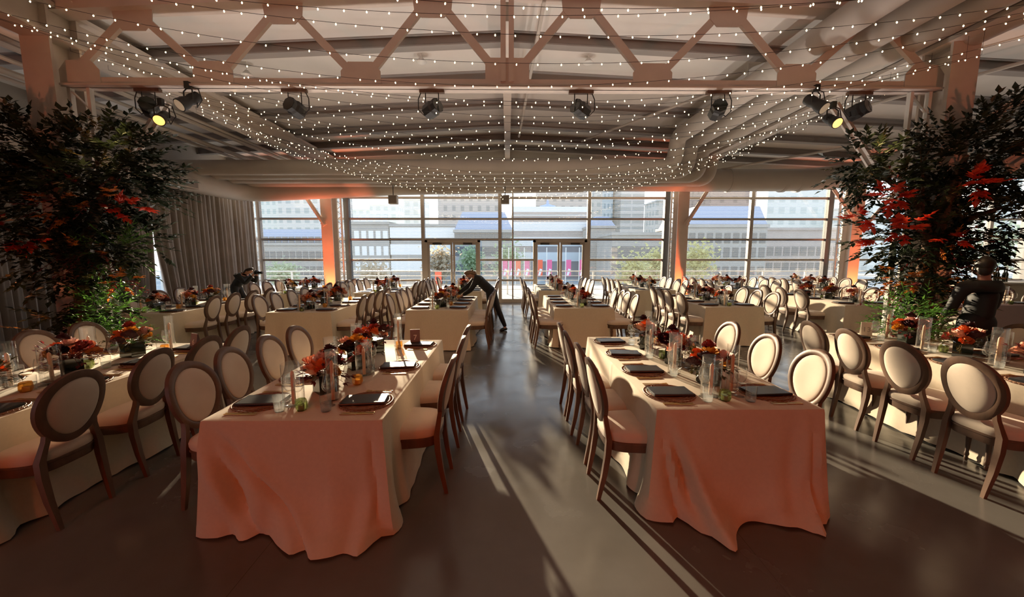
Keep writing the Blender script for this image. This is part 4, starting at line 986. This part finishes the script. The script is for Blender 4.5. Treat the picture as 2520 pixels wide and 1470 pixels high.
# server bending over the table beside the central aisle
person((-.35, 8.95, 0), dict(pelvis=(-.03, 0, .93), chest=(-.30, -.02, 1.20), neck=(-.42, -.03, 1.30), head=(-.50, -.04, 1.335),
    lsh=(-.33, -.17, 1.22), lel=(-.48, -.22, .98), lwr=(-.66, -.16, .86), rsh=(-.38, .14, 1.22), rel=(-.60, .12, 1.02), rwr=(-.80, .0, .87),
    lhip=(-.02, -.09, .88), lkn=(-.06, -.12, .48), lan=(.0, -.12, .07), ltoe=(-.13, -.14, .03), rhip=(.0, .09, .88), rkn=(.13, .08, .50), ran=(.30, .06, .08), rtoe=(.20, -.02, .03)),
    'person in black clothes with sandy hair bending over the table by the central aisle', 'hair_blond', [(0, -.09, .04, .04), (.02, -.10, -.01, .03)], face=(-.85, -.05, -.45))
# photographer by the drapes
r_ = person((-7.35, 10.9, 0), dict(pelvis=(-.22, 0, .88), chest=(.02, -.02, 1.16), neck=(.13, -.02, 1.26), head=(.20, -.03, 1.32),
    lsh=(.04, .17, 1.17), lel=(.25, .16, 1.0), lwr=(.36, .05, 1.20), rsh=(.02, -.2, 1.17), rel=(.22, -.24, .98), rwr=(.34, -.10, 1.19),
    lhip=(-.22, .09, .84), lkn=(-.02, .12, .47), lan=(-.16, .13, .07), ltoe=(-.02, .13, .03), rhip=(-.22, -.09, .84), rkn=(-.05, -.12, .47), ran=(-.3, -.13, .08), rtoe=(-.16, -.13, .03)),
    'person in black leaning forward with a camera to the eye, in front of the drapes', 'hair_dark', [], face=(1, -.05, -.05))
r_ = root('handheld_camera', (-6.93, 10.87, 1.27)); tag(r_, 'black camera with a lens held by the person at the drapes', 'camera')
MB().cbox((0, 0, 0), (.07, .13, .09)).cbox((0, 0, .055), (.05, .05, .03)).obj('camera_body', M['black'], r_)
MB().lathe([(.032, 0), (.034, .06), (.038, .12), (.03, .125)], 14, (.03, 0, 0), Matrix.Rotation(pi/2, 3, 'Y')).obj('lens', M['black'], r_, smooth=True)
# man standing by the right tree, back to the camera
person((5.62, 4.55, 0), dict(pelvis=(0, 0, .98), chest=(.02, 0, 1.36), neck=(.03, .01, 1.52), head=(.05, .03, 1.635),
    lsh=(-.18, .02, 1.43), lel=(-.24, .08, 1.14), lwr=(-.10, .26, 1.04), rsh=(.22, .02, 1.43), rel=(.28, .08, 1.15), rwr=(.27, .30, 1.12),
    lhip=(-.10, 0, .92), lkn=(-.11, .02, .50), lan=(-.12, -.02, .08), ltoe=(-.14, .13, .03), rhip=(.10, 0, .92), rkn=(.12, .03, .50), ran=(.14, 0, .08), rtoe=(.16, .15, .03)),
    'man in a black shirt with short dark hair standing beside the right tree, back turned', 'hair_dark', [(0, -.02, .09, .06)], face=(.75, .65, -.1))

for px, lb in ((968, 'small boxy loudspeaker hanging under the ducts left of centre'), (1243, 'small boxy loudspeaker hanging under the ducts above the aisle')):
    q = on_y(px, 492, 12.4); r = root('hanging_speaker', (q.x, 12.4, q.z)); tag(r, lb, 'loudspeaker', 'hanging loudspeakers')
    MB().cbox((0, 0, 0), (.26, .2, .26)).obj('cabinet', M['duct'], r); MB().cbox((0, -.105, 0), (.21, .01, .21)).obj('front_grille', M['rafter'], r)
    MB().tube([(0, 0, .13), (0, 0, 4.0-q.z)], .012, 6).obj('hanger', M['black'], r)
# pendant reflector lamps under the roof
for i, (px, py, yy) in enumerate(((1037, 150, 7.6), (1448, 152, 7.6), (1840, 195, 7.6), (608, 182, 7.6))):
    q = on_y(px, py, yy); r = root('roof_pendant', (q.x, yy, q.z)); tag(r, ['small white pendant lamp under the roof left of the ridge beam', 'small white pendant lamp under the roof right of the ridge beam', 'small white pendant lamp near the right air ducts', 'small white pendant lamp near the left girder'][i], 'pendant lamp', 'small roof pendants')
    MB().shell([(.03, .06), (.05, .03), (.10, -.02)], 16).obj('shade', M['lattice'], r, smooth=True); MB().tube([(0, 0, .05), (0, 0, roof_z(q.x)-q.z)], .008, 6).obj('stem', M['lattice'], r)

# bar with bottles at the right
r = root('bar_counter', (13.0, 9.9, 0)); tag(r, 'white-draped bar counter at the right edge by the windows', 'bar')
MB().box((-1.3, -.35, 1.04), (1.8, .35, 1.08)).obj('counter_top', M['lattice'], r); MB().box((-1.25, -.3, 0), (1.75, .3, 1.04)).obj('front_panel', M['cloth'], r)
BOT = Proto(lambda: MB().lathe([(.036, 0), (.038, .01), (.038, .19), (.030, .225), (.014, .25), (.013, .30), (.015, .305), (.015, .315), (.001, .316)], 14).obj('wine_bottle', M['vase'], smooth=True))
for k in range(6): BOT.put((12.15+k*.11, 9.75+.04*(k % 2), 1.08), 0, 'dark wine bottle standing on the bar by the right window', 'bottle', 'wine bottles on the bar')

# ------------------------------------------------------------------ outside
struct(MB().box((-60, WY+.2, -.25), (60, 22, -.03)).obj('trim_201', mat('pale_paving', (.46, .45, .42), .7, noise=(2, .1))))
struct(MB().box((-300, 22, -4.5), (300, 420, -4.2)).obj('trim_202', mat('street_ground', (.42, .42, .40), .8, noise=(.3, .2))))
def zt(py, Y): return CAM_Z + Y*tan(math.atan((735-py)/FPX)-PITCH)
def xt(px, Y): return (px-1249)/FPX*Y
RW = mat('white_railing', (.8, .8, .76), .4)
r = root('terrace_railing', (0, 17.3, 0)); tag(r, 'white terrace railing running outside the window wall', 'railing')
MB().box((-30, -.04, .98), (30, .04, 1.03)).obj('top_rail', RW, r)
for z in (.2, .4, .6, .8): MB().box((-30, -.012, z-.012), (30, .012, z+.012)).obj('rail_bar', RW, r)
for k in range(-12, 16): MB().box((k*1.9-.03, -.03, -.05), (k*1.9+.03, .03, .98)).obj('rail_post', RW, r)
glassdark = mat('dark_window', (.10, .12, .14), .25); glasslite = mat('pale_sky_window', (.85, .88, .88), .3)
stone = mat('grey_limestone', (.36, .36, .35), .8, noise=(.4, .08)); stone2 = mat('pinkish_stone', (.42, .37, .35), .8, noise=(.4, .08)); slate = mat('blue_zinc_roof', (.36, .46, .66), .5); brick = mat('brown_brick', (.26, .19, .18), .8)
def building(px0, px1, pyt, Y, dep, m, label, rows=None, roof=None, wm=None, zb=-4.2, roofh=None):
    x0, x1, z1 = xt(px0, Y), xt(px1, Y), zt(pyt, Y)
    r = root('building', ((x0+x1)/2, Y, zb)); tag(r, label, 'building', 'city buildings beyond the glass')
    w = (x1-x0)/2; h = z1-zb
    MB().box((-w, 0, 0), (w, dep, h)).obj('walls', m, r)
    MB().box((-w-.2, -.3, h-.5), (w+.2, dep+.2, h)).obj('cornice', m, r)
    if roof:
        rh = roofh or 4
        MB().prism([(-w, h), (w, h), (w-1.5, h+rh), (-w+1.5, h+rh)], .1, dep-1).obj('roof', roof, r)
    if rows:
        nx, zs, ww, hh = rows; wmesh = MB().box((-ww/2, -.08, 0), (ww/2, .05, hh)).mesh('window', wm or glassdark)
        for z in zs:
            for i in range(nx):
                o = bpy.data.objects.new('window', wmesh); COL.objects.link(o); o.parent = r; o.location = (-w+(i+.5)*2*w/nx, 0, z)
    return r
F1 = facade('tower_pale', (0.63, 0.68, 0.66), (0.41, 0.51, 0.52), 2.2, 3.4); F2 = facade('tower_grid', (0.61, 0.62, 0.60), (0.37, 0.43, 0.44), 3, 3.2); F3 = facade('tower_beige', (0.51, 0.46, 0.43), (0.27, 0.27, 0.27), 3.2, 3.6, .4)
F4 = facade('tower_blue', (0.61, 0.76, 0.85), (0.27, 0.44, 0.56), 1.6, 4.2, .5, .3); F5 = facade('tower_stripe', (0.54, 0.55, 0.55), (0.34, 0.38, 0.39), 30, 2.6, .98); F6 = facade('tower_brick', (0.29, 0.21, 0.19), (0.18, 0.13, 0.12), 4, 3.5, .3); F7 = facade('far_block', (0.73, 0.78, 0.76), (0.56, 0.63, 0.63), 4, 4)
building(560, 700, 380, 150, 20, F1, 'pale green tower at the left end of the window wall')
building(700, 822, 400, 135, 20, F2, 'grid-fronted tower left of the left orange column')
building(918, 985, 503, 210, 15, F7, 'distant pale apartment block under white sky left of the doors'); building(1000, 1046, 490, 190, 15, F7, 'distant pale square tower just left of the left doors')
building(860, 925, 516, 230, 15, F7, 'very distant low pale block beyond the left windows')
building(1082, 1232, 425, 150, 20, F3, 'tall grey-beige office tower above the left doors')
building(1317, 1442, 420, 150, 20, F3, 'tall stone office tower above the right doors')
building(1452, 1478, 440, 170, 12, F2, 'slim grey tower right of the right doors'); building(1478, 1504, 420, 175, 12, F4, 'slim blue glass tower with a pattern'); building(1523, 1580, 420, 165, 20, F5, 'striped grey tower left of the middle orange column')
building(1610, 1640, 492, 140, 12, F2, 'grey block with stepped top beside the middle orange column'); building(1740, 1852, 400, 120, 20, F6, 'brown brick high-rise right of the middle orange column')
building(1880, 2045, 455, 142, 18, F7, 'pale banded office block left of the right orange column')
building(2140, 2330, 500, 118, 18, F7, 'pale block behind the right tree'); building(2440, 2500, 430, 160, 15, F1, 'pale tower at the right edge')
building(640, 860, 598, 78, 12, stone, 'grey stone row house with blue roof behind the left orange column', (14, (1.6, 4.6, 7.4), 1.0, 1.7), slate, None, roofh=2.6)
building(858, 962, 546, 75, 12, stone, 'plain grey stone warehouse left of the doors', (6, (2.5, 5.5, 8.4, 11.4), .9, 1.7), None, glasslite)
building(966, 1120, 552, 75, 12, stone, 'grey stone building with wide windows left of the doors', (9, (2.5, 5.6, 8.8), 1.6, 2.0), None, glasslite)
building(1120, 1262, 566, 72, 14, stone, 'stone mansion with blue mansard roof above the left doors', (9, (2.2, 5.4, 8.2), 1.1, 1.7), slate, None, roofh=3.2)
building(1262, 1450, 522, 92, 14, stone2, 'broad pinkish stone building behind the right doors', (12, (4, 7.5, 11, 14.5), 1.5, 2.1), None, glasslite)
building(1448, 1512, 556, 84, 7, stone, 'low grey gabled building right of the right doors', None, slate, roofh=2)
building(1505, 1650, 572, 70, 12, stone, 'grey stone block behind the yellow trees', (9, (2.2, 5.2), 1.2, 1.9))
building(1690, 1885, 552, 66, 14, stone, 'stone building with bright blue mansard roof right of the middle column', (9, (2.0, 5.2, 7.6), 1.0, 1.7), slate, None, roofh=3.0)
building(1885, 2090, 560, 80, 12, stone2, 'low stone houses left of the right orange column', (10, (2.2, 5.4), 1.3, 1.8))
o = MB().lathe([(4.2, 0), (4.2, 1.2), (4.0, 1.3), (3.4, 2.4), (2.0, 3.3), (.4, 3.8), (.3, 4.6), (.01, 5.2)], 24).obj('roof_dome', slate, smooth=True, loc=(xt(1352, 97), 97+6, zt(522, 97)-1.2))
tag(o, 'pale blue dome on the broad stone building behind the right doors', 'dome')
def city_tree(px, pyt, Y, w, col, label, seed):
    rnd = random.Random(seed); x = xt(px, Y); z1 = zt(pyt, Y); r = root('street_tree', (x, Y, -4.2)); tag(r, label, 'tree', 'street trees')
    MB().tube([(0, 0, 0), (.1, 0, (z1+4.2)*.6)], [.25, .1], 8).obj('trunk', M['bark'], r); b = MB(); H = z1+4.2
    for _ in range(900):
        q = Vector((rnd.gauss(0, .38), rnd.gauss(0, .38), rnd.gauss(0, .38))); p = Vector((q.x*w, q.y*w, H*.64+q.z*H*.36))
        leafquad(b, p, Vector((rnd.uniform(-1, 1), rnd.uniform(-1, 1), rnd.uniform(-1, 1))), Vector((0, 0, 1)), .5, .4)
    b.obj('foliage', col, r)
yel = leafmat('yellow_leaves', (.55, .52, .22)); grn = leafmat('pale_green_leaves', (.40, .48, .30)); brn = leafmat('russet_leaves', (.50, .42, .30))
for i, a in enumerate(((1560, 622, 45, 2.2, yel, 'yellow-green street tree left of the middle orange column'), (1612, 606, 53, 1.9, yel, 'taller yellow tree touching the middle orange column'), (1715, 590, 48, 2.6, yel, 'yellow tree right of the middle orange column'),
    (1085, 596, 50, 2.2, brn, 'russet tree seen through the left door'), (1160, 600, 60, 2.2, grn, 'green tree seen through the left door leaf'), (1250, 590, 52, 2.2, grn, 'green tree in the narrow window between the doors'),
    (920, 640, 50, 2.4, brn, 'low russet tree left of the doors'), (700, 640, 50, 2.4, grn, 'low green tree at the left windows'), (2490, 520, 40, 5.0, grn, 'big green tree at the right edge of the windows'), (2330, 560, 56, 3.4, grn, 'green tree behind the man in black'))):
    city_tree(*a, seed=50+i)
pink = mat('pink_banner', (.75, .16, .32), .6); redm = mat('red_banner', (.85, .16, .08), .6); white = mat('white_banner', (.8, .8, .85), .6)
def build_banner(m):
    def f():
        r = root('street_banner'); MB().tube([(0, 0, 0), (0, 0, 6.6)], .05, 8).obj('pole', RW, r)
        MB().box((.06, -.01, 3.3), (.62, .01, 5.2)).obj('banner', m, r); MB().prism([(.1, 3.4), (.35, 3.4), (.58, 4.1), (.3, 4.2)], -.015, .015).obj('emblem', white, r); return r
    return Proto(f)
BP = build_banner(pink); BR = build_banner(redm)
for i, px in enumerate((1236, 1252, 1268, 1290, 1322, 1345, 1392, 1425)):
    (BR if i in (2, 4) else BP).put((xt(px, 45), 45, -4.2), 0, 'banner on a white pole outside the right doors, %s from left' % ('first', 'second', 'third', 'fourth', 'fifth', 'sixth', 'seventh', 'eighth')[i], 'banner', 'street banners')
r = root('road_sign', (xt(1079, 30), 30, -4.2)); tag(r, 'orange sign seen through the left door', 'sign'); MB().tube([(0, 0, 0), (0, 0, 4)], .05, 8).obj('pole', RW, r); MB().box((-.25, -.03, 2.7), (.25, 0, 4.6)).obj('sign_panel', redm, r)
